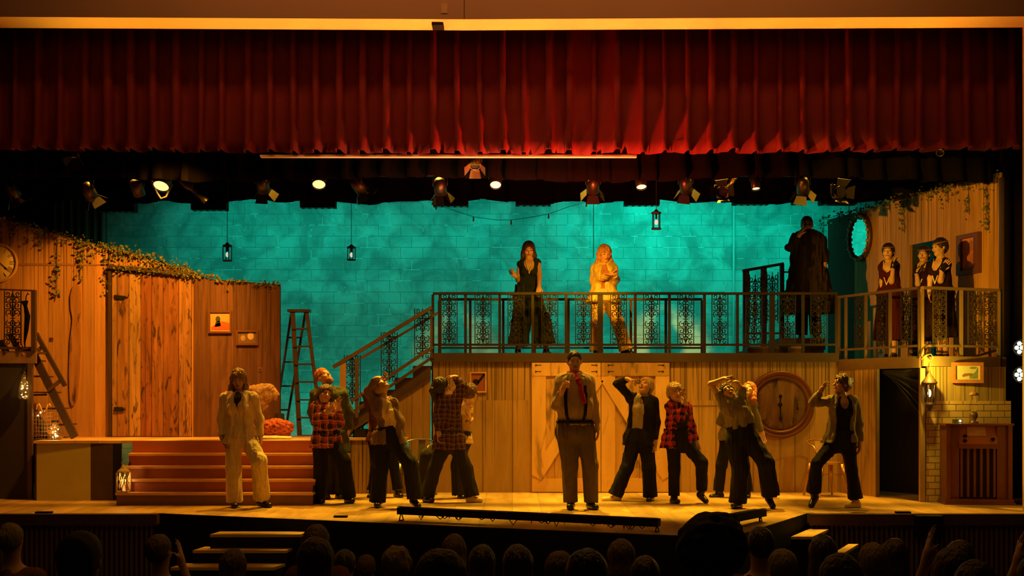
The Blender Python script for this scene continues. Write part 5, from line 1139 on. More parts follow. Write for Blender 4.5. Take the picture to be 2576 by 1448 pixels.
# hanging cage pendants, cords, bulb string
def pendant(px, py0, py1, Y, lab, w_=.14, lit=False):
    c = W(px, py1, Y); h = Z(py0, Y)-Z(py1, Y); t = thing('hanging_cage_lamp', c, lab, 'hanging lamp', 'hanging cage lamps before the teal wall'); M = Matrix.Translation(c); a = w_/2
    m = mat('cage_brown', (.12, .06, .035), .6, var=.3)
    MB().lathe([(a, 0), (a*1.05, .02), (a*.5, .024)], n=16, M=M).build('base_ring', m, t); MB().lathe([(a*1.0, h-.02), (a*1.05, h), (a*.4, h+.02), (.02, h+.04)], n=16, M=M).build('top_ring', m, t)
    for k in range(4): a_ = k*math.pi/2+.5; MB().tube([(a*.92*math.cos(a_), a*.92*math.sin(a_), .01), (a*.92*math.cos(a_), a*.92*math.sin(a_), h-.01)], .007, 6, M=M).build('bar', M_iron, t)
    MB().tube([(0, 0, h*.62), (0, 0, h)], .014, 8, M=M).build('socket', M_iron, t)
    MB().ball((0, 0, h*.42), .026, 10, (1, 1, 1.5), M=M).build('bulb', glow('dim_bulb', (1, .85, .65), .7), t)
    MB().tube([(0, 0, h+.03), (0, 0, 7.88-c.z)], .005, 6, M=M).build('cord', M_cord, t)
pendant(572, 617, 657, 18.0, 'hanging cage lamp with a bulb, nearest the left wall and lowest'); pendant(884, 621, 655, 19.2, 'smaller hanging cage lamp on a long cord, middle one above the stair'); pendant(1651, 534, 577, 17.3, 'hanging cage lamp on a cord, highest one near the right side')
for px, py, lb in ((1493, 648, 'thin black cord hanging down behind the person in the yellow jacket'), (1694, 530, 'very short black cord end under the rear border') , (2136, 540, 'short black cord above the right set wall')):
    if px == 1694: continue
    o = MB().tube([W(px, py, 18.7)+Vector((.0, 0, 0)), Vector((X(px, 18.7), 18.7, 7.9))], .006, 6).build('cord', M_cord); tag(o, lb, 'cord')
t = thing('bulb_string', W(1190, 520, 19.3), 'thin sagging string with a few small bulbs high on the teal wall', 'string lights')
pl = [Vector((X(1060, 18.9), 18.9, 5.6)), W(1097, 515, 19.3), W(1140, 528, 19.3), W(1191, 545, 19.3), W(1250, 553, 19.3), W(1286, 553, 19.3), W(1330, 547, 19.3), W(1380, 538, 19.3), W(1430, 520, 19.3), W(1475, 508, 19.3), Vector((X(1510, 18.9), 18.9, 5.6))]
MB().tube(pl, .004, 5).build('wire', M_cord, t)
for p in (pl[1], pl[3], pl[5], pl[7], pl[9]): MB().tube([p, p-Vector((0, 0, .035))], .010, 6).build('socket', M_cord, t); MB().ball(tuple(p-Vector((0, 0, .055))), .016, 8, (1, 1, 1.6)).build('bulb', mat('clear_bulb', (.6, .5, .45), .2, var=0), t)

# sconce lantern at the lit corner
lc = W(2338, 1012, 15.33)
t = thing('wall_lantern', lc, 'dark carriage lantern hanging from a scroll bracket at the lit corner post', 'lantern'); M = Matrix.Translation(lc)
MB().lathe([(.02, -.10), (.045, -.04), (.06, 0), (.05, .0)], n=6, M=M).build('finial', M_dwood, t)
mb = MB()
for k in range(6): a_ = k*math.pi/3; mb.tube([(.055*math.cos(a_), .055*math.sin(a_), 0), (.085*math.cos(a_), .085*math.sin(a_), .24)], .006, 6, M=M)
mb.build('cage_frame', M_dwood, t); MB().lathe([(.10, .24), (.105, .255), (.06, .31), (.015, .38), (.012, .41)], n=6, M=M).build('roof', M_dwood, t)
MB().ball((0, 0, .12), .022, 8, (1, 1, 2.2), M=M).build('bulb', glow('lantern_bulb', (1, .75, .2), 9), t)
mb = MB(); mb.tube([(0, 0, .41), (.01, 0, .50), (-.02, 0, .56)], .006, 6, M=M); mb.tube([(-.09, .08, .54), (-.05, 0, .60), (.02, 0, .62), (.05, 0, .57), (.02, 0, .53), (-.02, 0, .56)], .008, 8, M=M); mb.build('bracket', mat('bracket_gold', (.5, .36, .10), .4, .6, var=.2), t)
point((lc.x-.05, lc.y-.20, lc.z+.42), 36, (1, .66, .05), .02)
# radio cabinet with top items
rc = thing('radio_cabinet', (X(2455, 15.2), 15.2, 0), 'tall old reddish wood console radio cabinet with slatted front, far right', 'radio'); rc.rotation_euler[2] = 0
Mr = Mz((X(2455, 15.22), 15.22, 0), R(-6)); mr = mat('radio_mahogany', (.20, .062, .030), .35, var=.3, scale=6); hw = .40; Hh = Z(1070, 15.05)
MB().box((-hw, -.16, .06), (-hw+.05, .18, Hh), M=Mr).box((hw-.05, -.16, .06), (hw, .18, Hh), M=Mr).box((-hw, .14, .06), (hw, .18, Hh), M=Mr).box((-hw+.05, -.10, .06), (-hw+.17, -.06, Hh-.01), M=Mr).box((hw-.17, -.10, .06), (hw-.05, -.06, Hh-.01), M=Mr).build('body', mr, rc)
MB().box((-hw-.015, -.18, Hh), (hw+.015, .19, Hh+.025), M=Mr).build('top', mr, rc)
MB().box((-hw-.03, -.19, 0), (hw+.03, .19, .03), M=Mr).box((-hw-.015, -.175, .03), (hw+.015, .18, .07), M=Mr).build('plinth', mr, rc)
MB().box((-.23, -.06, .07), (.23, -.04, .72), M=Mr).build('speaker_cloth', mat('speaker_cloth', (.03, .018, .01), .9), rc)
mb = MB()
for k in range(6): x = -.20+.08*k; mb.box((x-.014, -.10, .09), (x+.014, -.065, .70), M=Mr)
mb.build('slats', mr, rc)
MB().box((-.24, -.12, .70), (.24, -.06, .76), M=Mr).build('shelf', mr, rc)
MB().add([(-.23, -.12, .76), (.23, -.12, .76), (.23, -.04, Hh), (-.23, -.04, Hh), (-.23, .0, .76), (.23, .0, .76), (.23, .0, Hh), (-.23, .0, Hh)], [(0, 1, 2, 3), (7, 6, 5, 4), (0, 3, 7, 4), (1, 5, 6, 2), (3, 2, 6, 7), (0, 4, 5, 1)], M=Mr).build('control_panel', mat('radio_panel', (.45, .15, .07), .35, var=.2), rc)
MB().add([(-.13, -.10, Hh-.13), (.10, -.10, Hh-.13), (.10, -.055, Hh-.02), (-.13, -.055, Hh-.02)], [(0, 1, 2, 3)], M=Mr).build('dial_card', mat('dial_card', (.75, .5, .3), .5, var=.3, scale=20), rc)
for k, (x, z) in enumerate(((-.17, .80), (-.17, .86), (.17, .82))):
    MB().tube([(x, -.12, z), (x, -.155, z)], .022, 12, M=Mr).build('knob', M_blkp, rc)
op = thing('oil_lamp', tuple(Mr @ Vector((-.02, .03, Hh+.025))), 'small glass oil lamp standing on the radio cabinet', 'lamp'); Mo = Matrix.Translation(op.location)
MB().lathe([(.06, 0), (.06, .015), (.02, .03), (.05, .08), (.05, .12), (.02, .15)], n=18, M=Mo).build('base', mat('lamp_dark', (.10, .05, .03), .3, var=.1), op)
MB().lathe([(.03, .15), (.055, .20), (.03, .30), (.028, .36)], n=18, M=Mo, cap=False).build('chimney', GLASS, op); MB().lathe([(.05, .35), (.07, .36), (.03, .40)], n=18, M=Mo).build('shade_cap', mat('lamp_cap', (.3, .13, .07), .5), op)
bk = thing('small_green_box', tuple(Mr @ Vector((-.22, .03, Hh+.025))), 'small dark box with a tiny lit bulb on the radio cabinet', 'box'); Mo = Matrix.Translation(bk.location)
MB().box((-.05, -.04, 0), (.05, .04, .05), M=Mo).build('case', mat('box_green', (.05, .06, .025), .5), bk); MB().ball((.02, -.05, .03), .012, 8, M=Mo).build('bulb', glow('tiny_bulb', (1, .9, .4), 12), bk)

# ---------------------------------------------------------------- footlight bars, steps, edge clips
def bar_light(P0, P1, nseg, lab, tilt=0):
    P0, P1 = Vector(P0), Vector(P1); t = thing('footlight_bar', (P0+P1)/2-Vector((0, 0, P0.z)), lab, 'footlight'); d = (P1-P0); dn = d.normalized(); sd_ = Vector((-dn.y, dn.x, 0)); rg = random.Random(4)
    for i in range(nseg):
        a, b = P0+d*(i/nseg)+dn*.01, P0+d*((i+1)/nseg)-dn*.01; MB().bar(a, b, .13, .075).build('housing', M_blkp, t)
        l = MB().bar(a+sd_*.066, b+sd_*.066, .006, .05).build('lens_strip', mat('strip_lens', (.08, .05, .04), .15, var=0), t)
        MB().bar(a-Vector((0, 0, 0))-sd_*.04+Vector((0, 0, .047)), b-sd_*.04+Vector((0, 0, .047)), .03, .006).build('top_edge', M_lip, t)
    for e in (P0+dn*.03, P1-dn*.03):
        mb = MB(); mb.tube([e+Vector((0, 0, -.02)), Vector((e.x-.02, e.y-.03, .0))], .007, 6).tube([e+Vector((0, 0, -.02)), Vector((e.x+.025, e.y+.03, .0))], .007, 6).tube([Vector((e.x-.02, e.y-.03, .006)), Vector((e.x+.025, e.y+.03, .006))], .007, 6); mb.build('foot', M_iron, t)
    mb = MB()
    for i in range(int(nseg*5)):
        f_ = rg.uniform(.05, .95); p = P0+d*f_+Vector((0, -.05, -.03)); q = p+dn*rg.uniform(-.12, .12); mb.tube([p, (p+q)/2+Vector((0, 0, -rg.uniform(.02, p.z-.012))), q], .006, 5)
    mb.build('cable', M_cord, t)
bar_light(W(1003, 1283, 13.15), W(1660, 1314, 12.05), 5, 'long black row of footlight bars on little stands along the stage edge')
bar_light(W(1837, 1303, 12.3), W(1915, 1288, 13.1), 1, 'short black footlight bar on the right slope of the stage edge')
for (a, b, py, Y, lb) in ((90, 130, 1289, 13.97, 'small flat black socket box on the stage edge at far left'), (840, 874, 1301, 13.5, 'small flat black socket box on the stage edge left of the footlights'), (2254, 2290, 1288, 13.97, 'small flat black socket box on the stage edge at right')):
    o = MB().box((X(a, Y), Y-.03, 0), (X(b, Y), Y+.05, .022)).build('socket_box', M_blkp); tag(o, lb, 'socket box')
o = tag(MB().box((X(2305, 13.8), 13.78, -.24), (X(2372, 13.8), 13.885, -.012)).build('stage_monitor', M_blkp), 'black box hung on the stage lip at right', 'speaker')
def steps(lab, rows, m):
    t = thing('house_steps', (rows[-1][0], rows[-1][2], -1.15), lab, 'steps')
    for (xa_, xb_, y0_, y1_, z, sk) in rows:
        MB().add([(xa_, y0_, z), (xb_, y0_, z), (xb_+sk, y1_, z), (xa_+sk, y1_, z), (xa_, y0_, z-.03), (xb_, y0_, z-.03), (xb_+sk, y1_, z-.03), (xa_+sk, y1_, z-.03)], [(0, 1, 2, 3), (7, 6, 5, 4), (0, 4, 5, 1), (1, 5, 6, 2), (2, 6, 7, 3), (3, 7, 4, 0)]).build('tread', m, t)
        MB().add([(xa_, y0_+.01, z-.03), (xb_, y0_+.01, z-.03), (xb_+sk, y1_, z-.03), (xa_+sk, y1_, z-.03), (xa_, y0_+.01, -1.15), (xb_, y0_+.01, -1.15), (xb_+sk, y1_, -1.15), (xa_+sk, y1_, -1.15)], [(0, 1, 2, 3), (7, 6, 5, 4), (0, 4, 5, 1), (1, 5, 6, 2), (2, 6, 7, 3), (3, 7, 4, 0)]).build('riser', M_blkp, t)
M_tr = mat('step_tread', (.55, .38, .16), .5, var=.25, scale=8)
steps('black portable steps with three lit treads at the left of the thrust stage', [(X(541, 13.2), X(764, 13.2), 12.98, 13.26, Z(1339, 13.15), .04), (X(488, 12.85), X(722, 12.85), 12.80, 13.12, Z(1383, 12.82), .05), (X(430, 12.5), X(690, 12.5), 12.48, 12.80, Z(1426, 12.5), .06)], M_tr)
steps('black portable steps with two lit treads at the right of the thrust stage', [(X(1990, 13.1), X(2044, 13.1), 13.1, 13.85, Z(1349, 13.1), .38), (X(2095, 12.7), X(2122, 12.7), 12.7, 13.5, Z(1391, 12.7), .39)], M_tr)
# ---------------------------------------------------------------- the people
T_BLK = mat('black_trouser', (.010, .009, .008), .85, var=.2, spec=.2, fold=(12, 12, 2, .025))
T_DK = mat('charcoal_trouser', (.026, .021, .016), .85, var=.2, spec=.2, fold=(12, 12, 2, .025))
H_BRN = mat('brown_hair', (.09, .04, .02), .5, var=.4, scale=40, fold=(60, 60, 9, .018)); H_DK = mat('dark_hair', (.025, .013, .009), .45, var=.4, scale=40, fold=(60, 60, 9, .018))
H_BLD = mat('blond_hair', (.45, .28, .10), .5, var=.4, scale=40, fold=(60, 60, 9, .018)); H_RED = mat('ginger_hair', (.42, .14, .05), .5, var=.4, scale=40, fold=(60, 60, 9, .018))
H_BRD = mat('brown_blond_hair', (.24, .12, .05), .5, var=.4, scale=40, fold=(60, 60, 9, .018))
def cloth(n, c, **k): return mat(n, c, .9, spec=.15, scale=12, var=k.get('var', .25), fold=(15, 15, 4, .04))
CREAM = cloth('cream_cloth', (.66, .50, .27))
def tumbler(c, up, lab, r=.036, h=.095):
    c = Vector(c); q = Vector((0, 0, 1)).rotation_difference(Vector(up).normalized()).to_matrix().to_4x4(); M = Matrix.Translation(c) @ q
    t = thing('drinking_glass', c, lab, 'glass')
    MB().lathe([(r*.86, -h/2), (r, h/2), (r*.92, h/2), (r*.80, -h/2+.012), (.001, -h/2+.012)], n=20, M=M).build('glass', GLASS, t)
    MB().lathe([(.001, -h/2+.013), (r*.79, -h/2+.013), (r*.83, -h/2+.045), (.001, -h/2+.045)], n=20, M=M, cap=False).build('drink', mat('amber_drink', (.9, .5, .12), .1, trans=.6, var=0), t)
    return t
# 1 woman in the cream suit
p = Fig('person with long wavy hair in a loose cream suit, standing before the red-brown stair', 14.74, dict(hd=(600, 955), sa=(567, 1000), sb=(637, 1000), pel=(604, 1092), ea=(557, 1052, .02), wa=(557, 1096, -.03), ta=(562, 1128, -.04), eb=(652, 1054, .03), wb=(655, 1098, 0), tb=(657, 1122, -.02),
    ka=(587, 1176, -.02), fa=(590, 1258, 0), oa=(590, 1271, -.16), kb=(652, 1160, -.2), fb=(658, 1250, 0), ob=(678, 1270, -.08)), (4, -12, 0), hands=dict(a=dict(n=(1, 0, 0), curl=.5), b=dict(n=(-1, 0, 0))))
p.hair(H_BRD, 'long', .26, vol=.008, amp=.010); p.trousers(CREAM, .10, .095, .10); p.shirt(CREAM, .012, 0, .02, 'top', vneck=.07)
p.coat(CREAM, .028, .10, .05, 'shirt', flare=.02)
S = Sdf(.01, .02); S.ell(p.j['mid']+p.up*.02+V3((0, -.06, 0)), (.06, .04, .05)); S.cap(p.j['mid']+V3((0, -.10, 0)), p.j['mid']+V3((0, -.13, -.10)), .04, .02); S.noise(.006, (40,)*3, 2); p.part('scarf', cloth('dark_scarf', (.03, .018, .012)), S, 'dark neck scarf')
tumbler(W(571, 1126, 14.64), (.2, 0, 1), 'small glint of a glass held low by the person in the cream suit', .028, .07)
# 2 bearded person in beanie and green jacket (behind)
p = Fig('bearded person in a beanie and long dark green jacket, head thrown back', 16.0, dict(hd=(815, 947), sa=(793, 990), sb=(862, 990), pel=(834, 1092), ea=(783, 1035, .03), wa=(793, 1070, -.05), ta=(800, 1082, -.1), eb=(879, 1036), wb=(876, 1084), tb=(873, 1112, -.03),
    ka=(824, 1170, -.02), fa=(822, 1238), oa=(824, 1250, -.14), kb=(850, 1170), fb=(853, 1238), ob=(858, 1250, -.14)), (45, 32, -12), fem=False, fat=1.1, hands=dict(b=dict(n=(-1, 0, 0))))
p.trousers(T_DK, .08, .08, .095); p.shirt(cloth('dark_shirt', (.05, .04, .03)), .012, 0, .05); p.coat(cloth('green_jacket', (.055, .06, .03)), .03, .24, .03); p.beanie(cloth('rust_beanie', (.30, .10, .05)))
S = Sdf(.008, .015); S.ell(p.h+p.hf[1]*.055-p.hf[2]*.085, (.05, .05, .05)); S.ell(p.h+p.hf[1]*.07-p.hf[2]*.11, (.03, .04, .045)); S.noise(.005, (90,)*3, 3); p.part('beard', mat('beard', (.22, .10, .04), .8, var=.4, scale=40), S)
# 3 plaid in front
PL1 = plaid('striped_flannel', (.05, .02, .015), (.40, .07, .05), (.70, .50, .36), 10)
p = Fig('person in red, black and cream flannel drinking, in front of the bearded person', 15.3, dict(hd=(817, 992), sa=(795, 1022), sb=(845, 1030), pel=(821, 1106), ea=(797, 1058, -.06), wa=(824, 1036, -.24), ta=(838, 1022, -.27), eb=(856, 1064, -.04), wb=(850, 1028, -.18), tb=(850, 1006, -.2),
    ka=(806, 1176, -.03), fa=(803, 1248), oa=(810, 1259, -.16), kb=(866, 1162, -.12), fb=(877, 1246), ob=(886, 1258, -.10)), (30, 5, 22), hands=dict(a=dict(n=(.3, -1, 0), curl=.5), b=dict(n=(0, 0, 1), curl=.9)))
p.hair(H_BRN, 'crop', vol=.006); p.trousers(T_BLK, .095, .085, .1); p.shirt(PL1, .020, 1., .10)
tumbler(W(857, 1002, 15.12), (.8, 0, .6), 'tumbler tilted in the hand of the person in striped flannel')
# 4 bent back in grey cardigan
p = Fig('person bent far back with hand over face, in a brown shirt over a cream top', 14.74, dict(hd=(958, 972), sa=(942, 1010), sb=(988, 1016), pel=(979, 1096), wai=(985, 1060), ea=(926, 984, -.04), wa=(947, 952, -.1), ta=(968, 946, -.1), eb=(1004, 1062, .08), wb=(1010, 1098, .06), tb=(1012, 1122, .04),
    ha=(962, 1110), hb=(996, 1112), ka=(957, 1182, -.02), fa=(950, 1258), oa=(949, 1270, -.15), kb=(1032, 1166, -.12), fb=(1043, 1246, 0), ob=(1052, 1271, -.06)), (50, 62, 0), hands=dict(a=dict(n=(.4, 0, -1), curl=.6)))
p.hair(H_BLD, 'fall', dirs=(.09, -.16)); p.trousers(T_BLK, .10, .09, .10); p.shirt(cloth('pale_top', (.62, .48, .24)), .012, 0, .0, 'top', amp=.006); p.coat(cloth('taupe_shirt', (.17, .11, .07)), .024, .10, .045, 'open_shirt', shift=.06)
tumbler(W(971, 941, 14.64), (.5, 0, -.8), 'small glass raised to the lips of the person bent far back', .028, .07)
# 5 hidden behind
p = Fig('person mostly hidden behind the one bent far back, plum sleeve and laced boots showing', 16.2, dict(hd=(952, 992), sa=(930, 1018), sb=(985, 1020), pel=(960, 1100), ea=(922, 992, -.05), wa=(945, 976, -.12), ta=(958, 976, -.15), eb=(1000, 1060), wb=(990, 1090, -.1), tb=(980, 1100, -.12), ka=(946, 1172, -.05), fa=(936, 1236), oa=(930, 1248, -.12), kb=(990, 1170), fb=(1002, 1234), ob=(1008, 1246, -.1)), (0, 20, 0))
p.hair(H_DK, 'crop'); p.trousers(T_BLK, .07, .07, .09, stop=.04); p.shirt(cloth('plum_shirt', (.10, .035, .03)), .02, 1, .05)
# 6 back-turned plaid
PL2 = plaid('dark_flannel', (.035, .016, .012), (.10, .045, .035), (.30, .18, .14), 16)
p = Fig('person with a ponytail seen from behind in dark checked flannel, arm arched over the head', 15.4, dict(hd=(1111, 972), sa=(1108, 1004), sb=(1150, 1002), pel=(1130, 1104), ea=(1100, 1050, -.05), wa=(1104, 1086, -.08), ta=(1108, 1105, -.1), eb=(1163, 970, -.02), wb=(1146, 948, 0), tb=(1126, 946, .02),
    ha=(1118, 1118), hb=(1145, 1116), back=1, ka=(1092, 1180, 0), fa=(1075, 1246), oa=(1086, 1257, -.1), kb=(1172, 1176, .02), fb=(1186, 1244), ob=(1209, 1256, -.03)), (125, 18, 0), hands=dict(b=dict(n=(-.4, 0, -1), curl=.7)))
p.hair(H_DK, 'pony', vol=.004); p.trousers(T_DK, .095, .085, .1); p.shirt(PL2, .022, 1, .13)
p.shoe_objs[1].data.materials[0] = mat('tan_shoe', (.70, .52, .30), .5, var=.1)
# 7 behind with bun
p = Fig('person with pinned-up hair in a gold patterned top, partly hidden by dark flannel', 16.05, dict(hd=(1184, 988), sa=(1146, 1018), sb=(1176, 1022), pel=(1152, 1104), ea=(1126, 1040, .1), wa=(1130, 1000, -.02), ta=(1140, 985, -.03), eb=(1180, 1056, -.04), wb=(1176, 1030, -.16), tb=(1180, 1012, -.18),
    ha=(1140, 1112), hb=(1160, 1112), ka=(1076, 1146, -.12), fa=(1064, 1234), oa=(1070, 1247, -.14), kb=(1154, 1172), fb=(1160, 1240), ob=(1164, 1250, -.12)), (150, -10, 0), skin=SKIN_P)
p.hair(H_BRN, 'bun', vol=.004); p.trousers(T_DK, .12, .10, .1); p.shirt(mat('gold_pattern', (.45, .28, .09), .5, var=.8, scale=35), .014, .55, .06)
# 8 central man
p = Fig('tall stout person in a tan shirt, dark braces and red neck scarf holding a glass', 14.5, dict(hd=(1445, 909), sa=(1411, 958), sb=(1480, 958), wai=(1447, 1020), pel=(1446, 1076), ea=(1398, 1019, -.04), wa=(1413, 985, -.24), ta=(1421, 962, -.28), eb=(1494, 1016, .03), wb=(1503, 1070, -.02), tb=(1507, 1108, -.04),
    ha=(1425, 1088), hb=(1470, 1088), ka=(1433, 1170, -.03), fa=(1436, 1258), oa=(1434, 1274, -.16), kb=(1484, 1170, -.03), fb=(1487, 1258), ob=(1498, 1275, -.14)), (4, -4, 0), fem=False, sc=1.06, fat=1.22, hands=dict(a=dict(n=(.6, -.8, 0), curl=.75), b=dict(n=(-1, 0, 0))))
TAN = cloth('tan_shirt', (.34, .24, .13)); p.hair(H_DK, 'short', vol=-.006, amp=.002); p.trousers(cloth('brown_trousers', (.12, .085, .055)), .082, .088, .098, amp=.007, up_=.075)
S = Sdf(.011, .05); p.torso(S, .016, k=.05); S.ell(p.j['wai']+V3((0, -.07, .0)), (.19, .15, .20), k=.06)
for t in 'ab':
    S.cap(p.j['s'+t], p.j['e'+t], .072, .060, k=.03); S.cap(p.j['e'+t], p.j['e'+t]+(p.j['w'+t]-p.j['e'+t])*.9, .058, .042, k=.02); S.cut(p.j['e'+t]+(p.j['w'+t]-p.j['e'+t])*.9, p.j['w'+t]-p.j['e'+t], .08)
S.cut(p.j['pel']+p.up*.03, -p.up, .3); S.noise(.004, (60, 60, 18), 4); p.part('shirt', TAN, S)
for sd_ in (-1, 1):
    pp = [(sd_*.10, -.02, .57), (sd_*.11, -.13, .535), (sd_*.12, -.20, .42), (sd_*.12, -.235, .28), (sd_*.11, -.245, .17), (sd_*.085, -.215, .07)]; o3 = p.j['pel']
    S = Sdf(.008, .005); S.chain([o3+V3(q) for q in pp], [.014]*6, lat=V3((1, 0, 0)), q=1.5); p.part('braces', T_BLK, S)
S = Sdf(.010, .01); nbt = 18; rr_ = [(p.j['pel'][0]+.207*math.cos(k*2*math.pi/nbt), p.j['pel'][1]-.012+.168*math.sin(k*2*math.pi/nbt), p.j['pel'][2]+.075) for k in range(nbt+1)]; S.chain([V3(q) for q in rr_], [.02]*(nbt+1)); p.part('belt', T_BLK, S)
S = Sdf(.009, .02); nk = p.j['mid']+p.up*.092; S.chain([nk+V3((.07*math.cos(a_), .065*math.sin(a_), 0)) for a_ in np.linspace(0, 6.28, 13)], [.026]*13); S.chain([nk+V3((.0, -.085, -.0)), nk+V3((.03, -.17, -.08)), nk+V3((.065, -.225, -.20)), nk+V3((.095, -.265, -.34))], [.018, .018, .020, .022], lat=V3((1, 0, 0)), q=1.4); S.noise(.005, (50, 50, 20), 5); p.part('scarf', cloth('red_scarf', (.36, .02, .015)), S, 'red neck scarf')
tumbler(W(1428, 965, 14.17), (.05, 0, 1), 'whisky tumbler held up by the stout person in the tan shirt', .042, .095)
# 9 black jacket, drinking
p = Fig('person in a black jacket and pale tank top, leaning back to drink', 15.65, dict(hd=(1624, 972), sa=(1588, 1000), sb=(1644, 1010), pel=(1608, 1100), ea=(1553, 966, -.05), wa=(1578, 953, -.12), ta=(1599, 957, -.14), eb=(1652, 1062, .02), wb=(1648, 1108, -.03), tb=(1643, 1134, -.05),
    ha=(1594, 1112), hb=(1626, 1112), ka=(1577, 1176, -.02), fa=(1549, 1242), oa=(1519, 1255, -.04), kb=(1632, 1176, -.04), fb=(1636, 1245), ob=(1633, 1256, -.14)), (-35, 28, 0), hands=dict(a=dict(n=(.3, 0, -1), curl=.8)))
p.hair(H_BLD, 'crop', vol=.006); p.trousers(T_BLK, .095, .085, .1); p.shirt(cloth('sage_tank', (.36, .30, .16)), .012, 0, 0, 'tank_top', amp=.003, vneck=.06); p.coat(cloth('black_jacket', (.012, .010, .009)), .024, .10, .06, shift=-.07)
p.shoe_objs[0].data.materials[0] = mat('tan_shoe', (.70, .52, .30))
tumbler(W(1603, 958, 15.5), (.8, 0, -.5), 'small glass tipped into the mouth of the person in the black jacket', .028, .08)
# 10 red plaid
PL3 = plaid('red_black_flannel', (.02, .008, .008), (.42, .03, .025), (.50, .10, .09), 12)
p = Fig('person in a red and black checked shirt, one knee bent with pointed foot', 15.3, dict(hd=(1698, 988), sa=(1687, 1022), sb=(1727, 1026), pel=(1705, 1102), ea=(1712, 1050, -.18), wa=(1724, 1014, -.24), ta=(1722, 990, -.24), eb=(1741, 1074, .02), wb=(1751, 1110), tb=(1757, 1130, -.02),
    ha=(1694, 1114), hb=(1722, 1112), ka=(1696, 1178, -.02), fa=(1696, 1248), oa=(1704, 1260, -.12), kb=(1765, 1163, -.12), fb=(1766, 1232, 0), ob=(1776, 1259, -.05)), (15, 4, 0), hands=dict(a=dict(n=(-1, 0, 0), curl=.8)))
p.hair(H_BLD, 'crop', vol=.010, amp=.010); p.trousers(T_BLK, .070, .075, .095, stop=.03); p.shirt(cloth('black_top', (.02, .018, .014)), .010, 0, 0, 'crop_top'); p.coat(PL3, .022, .12, .055, 'checked_shirt', shift=.05)
tumbler(W(1716, 986, 15.05), (.9, -.1, .2), 'small glass at the mouth of the person in the red checked shirt', .030, .08)
# 11 behind with red hair
p = Fig('person with ginger hair in a grey-green cardigan, behind the one arching sideways', 16.2, dict(hd=(1884, 982), sa=(1822, 1020), sb=(1892, 1016), pel=(1846, 1096), ea=(1811, 1060, .03), wa=(1822, 1030, -.1), ta=(1835, 1012, -.12), eb=(1903, 1052), wb=(1916, 1086), tb=(1920, 1108), ka=(1814, 1170), fa=(1808, 1234), oa=(1790, 1248, -.05), kb=(1872, 1172), fb=(1880, 1236), ob=(1880, 1249, -.13)), (-30, 35, 0), skin=SKIN_P)
p.j['pel'] = p.j['pel']; p.hair(H_RED, 'long', .14, vol=.004); p.trousers(T_BLK, .075, .075, .09, stop=.02); p.shirt(cloth('cream_tee', (.70, .55, .32)), .012, 0, 0, 'top'); p.coat(cloth('sage_cardigan', (.16, .14, .085)), .024, .06, .07, 'cardigan')
# 12 arching back in grey shirt
p = Fig('person in a grey-green shirt arching sideways with both arms over the head', 14.6, dict(hd=(1833, 986), sa=(1826, 1014), sb=(1862, 1008), wai=(1860, 1052), pel=(1870, 1096), ea=(1788, 966, -.02), wa=(1817, 954, -.08), ta=(1838, 945, -.1), eb=(1868, 980, -.1), wb=(1852, 962, -.14), tb=(1836, 958, -.16),
    ha=(1850, 1112), hb=(1890, 1112), ka=(1862, 1182, -.02), fa=(1856, 1260), oa=(1846, 1271, -.12), kb=(1926, 1162, -.12), fb=(1938, 1240), ob=(1944, 1272, -.04)), (-20, 25, -38), hands=dict(a=dict(n=(.2, 0, -1), curl=.7), b=dict(n=(-.2, -.3, -1), curl=.7)))
p.hair(H_DK, 'pony', vol=.004); p.trousers(T_BLK, .11, .10, .118, up_=.14)
S = Sdf(.011, .03); p.torso(S, .028)
S.cap(p.j['sb'], p.j['eb'], .062, .052, k=.03); S.cap(p.j['sa'], p.j['sa']+(p.j['ea']-p.j['sa'])*.5, .06, .05, k=.03); S.cut(p.j['pel']+p.up*.12, -p.up, .3); S.cut(p.j['mid']+p.up*.05, p.up, .07); S.noise(.007, (60, 50, 25), 6); p.part('shirt', cloth('sage_shirt', (.21, .18, .11)), S)
tumbler(W(1842, 950, 14.46), (.4, 0, -.9), 'small glass held over the face of the person arching sideways', .028, .07)
# 14 right woman
p = Fig('rightmost dancer, in a black top and open olive jacket, face turned to a raised hand', 14.7, dict(hd=(2117, 966), sa=(2091, 1008), sb=(2148, 1010), pel=(2115, 1106), ea=(2044, 1013, -.02), wa=(2064, 985, -.08), ta=(2079, 957, -.1), eb=(2161, 1066, .04), wb=(2163, 1112, 0), tb=(2162, 1142, -.02),
    ha=(2096, 1118), hb=(2134, 1118), ka=(2054, 1166, -.16), fa=(2047, 1238), oa=(2041, 1270, -.05), kb=(2143, 1182, -.02), fb=(2152, 1256), ob=(2132, 1271, -.06)), (-72, 8, 0), hands=dict(a=dict(n=(.7, -.6, .2), curl=.45), b=dict(n=(-1, 0, 0))))
p.hair(H_BRN, 'bun', vol=.004, amp=.009); p.trousers(T_BLK, .088, .068, .092, amp=.006, stop=.03); p.shirt(cloth('black_body', (.010, .009, .008)), .010, 0, 0, 'top', amp=.002, vneck=.09); p.coat(cloth('olive_jacket', (.20, .16, .09)), .026, .03, .075, flare=.02)
p.shoe_objs[1].data.materials[0] = mat('tan_shoe', (.70, .52, .30))
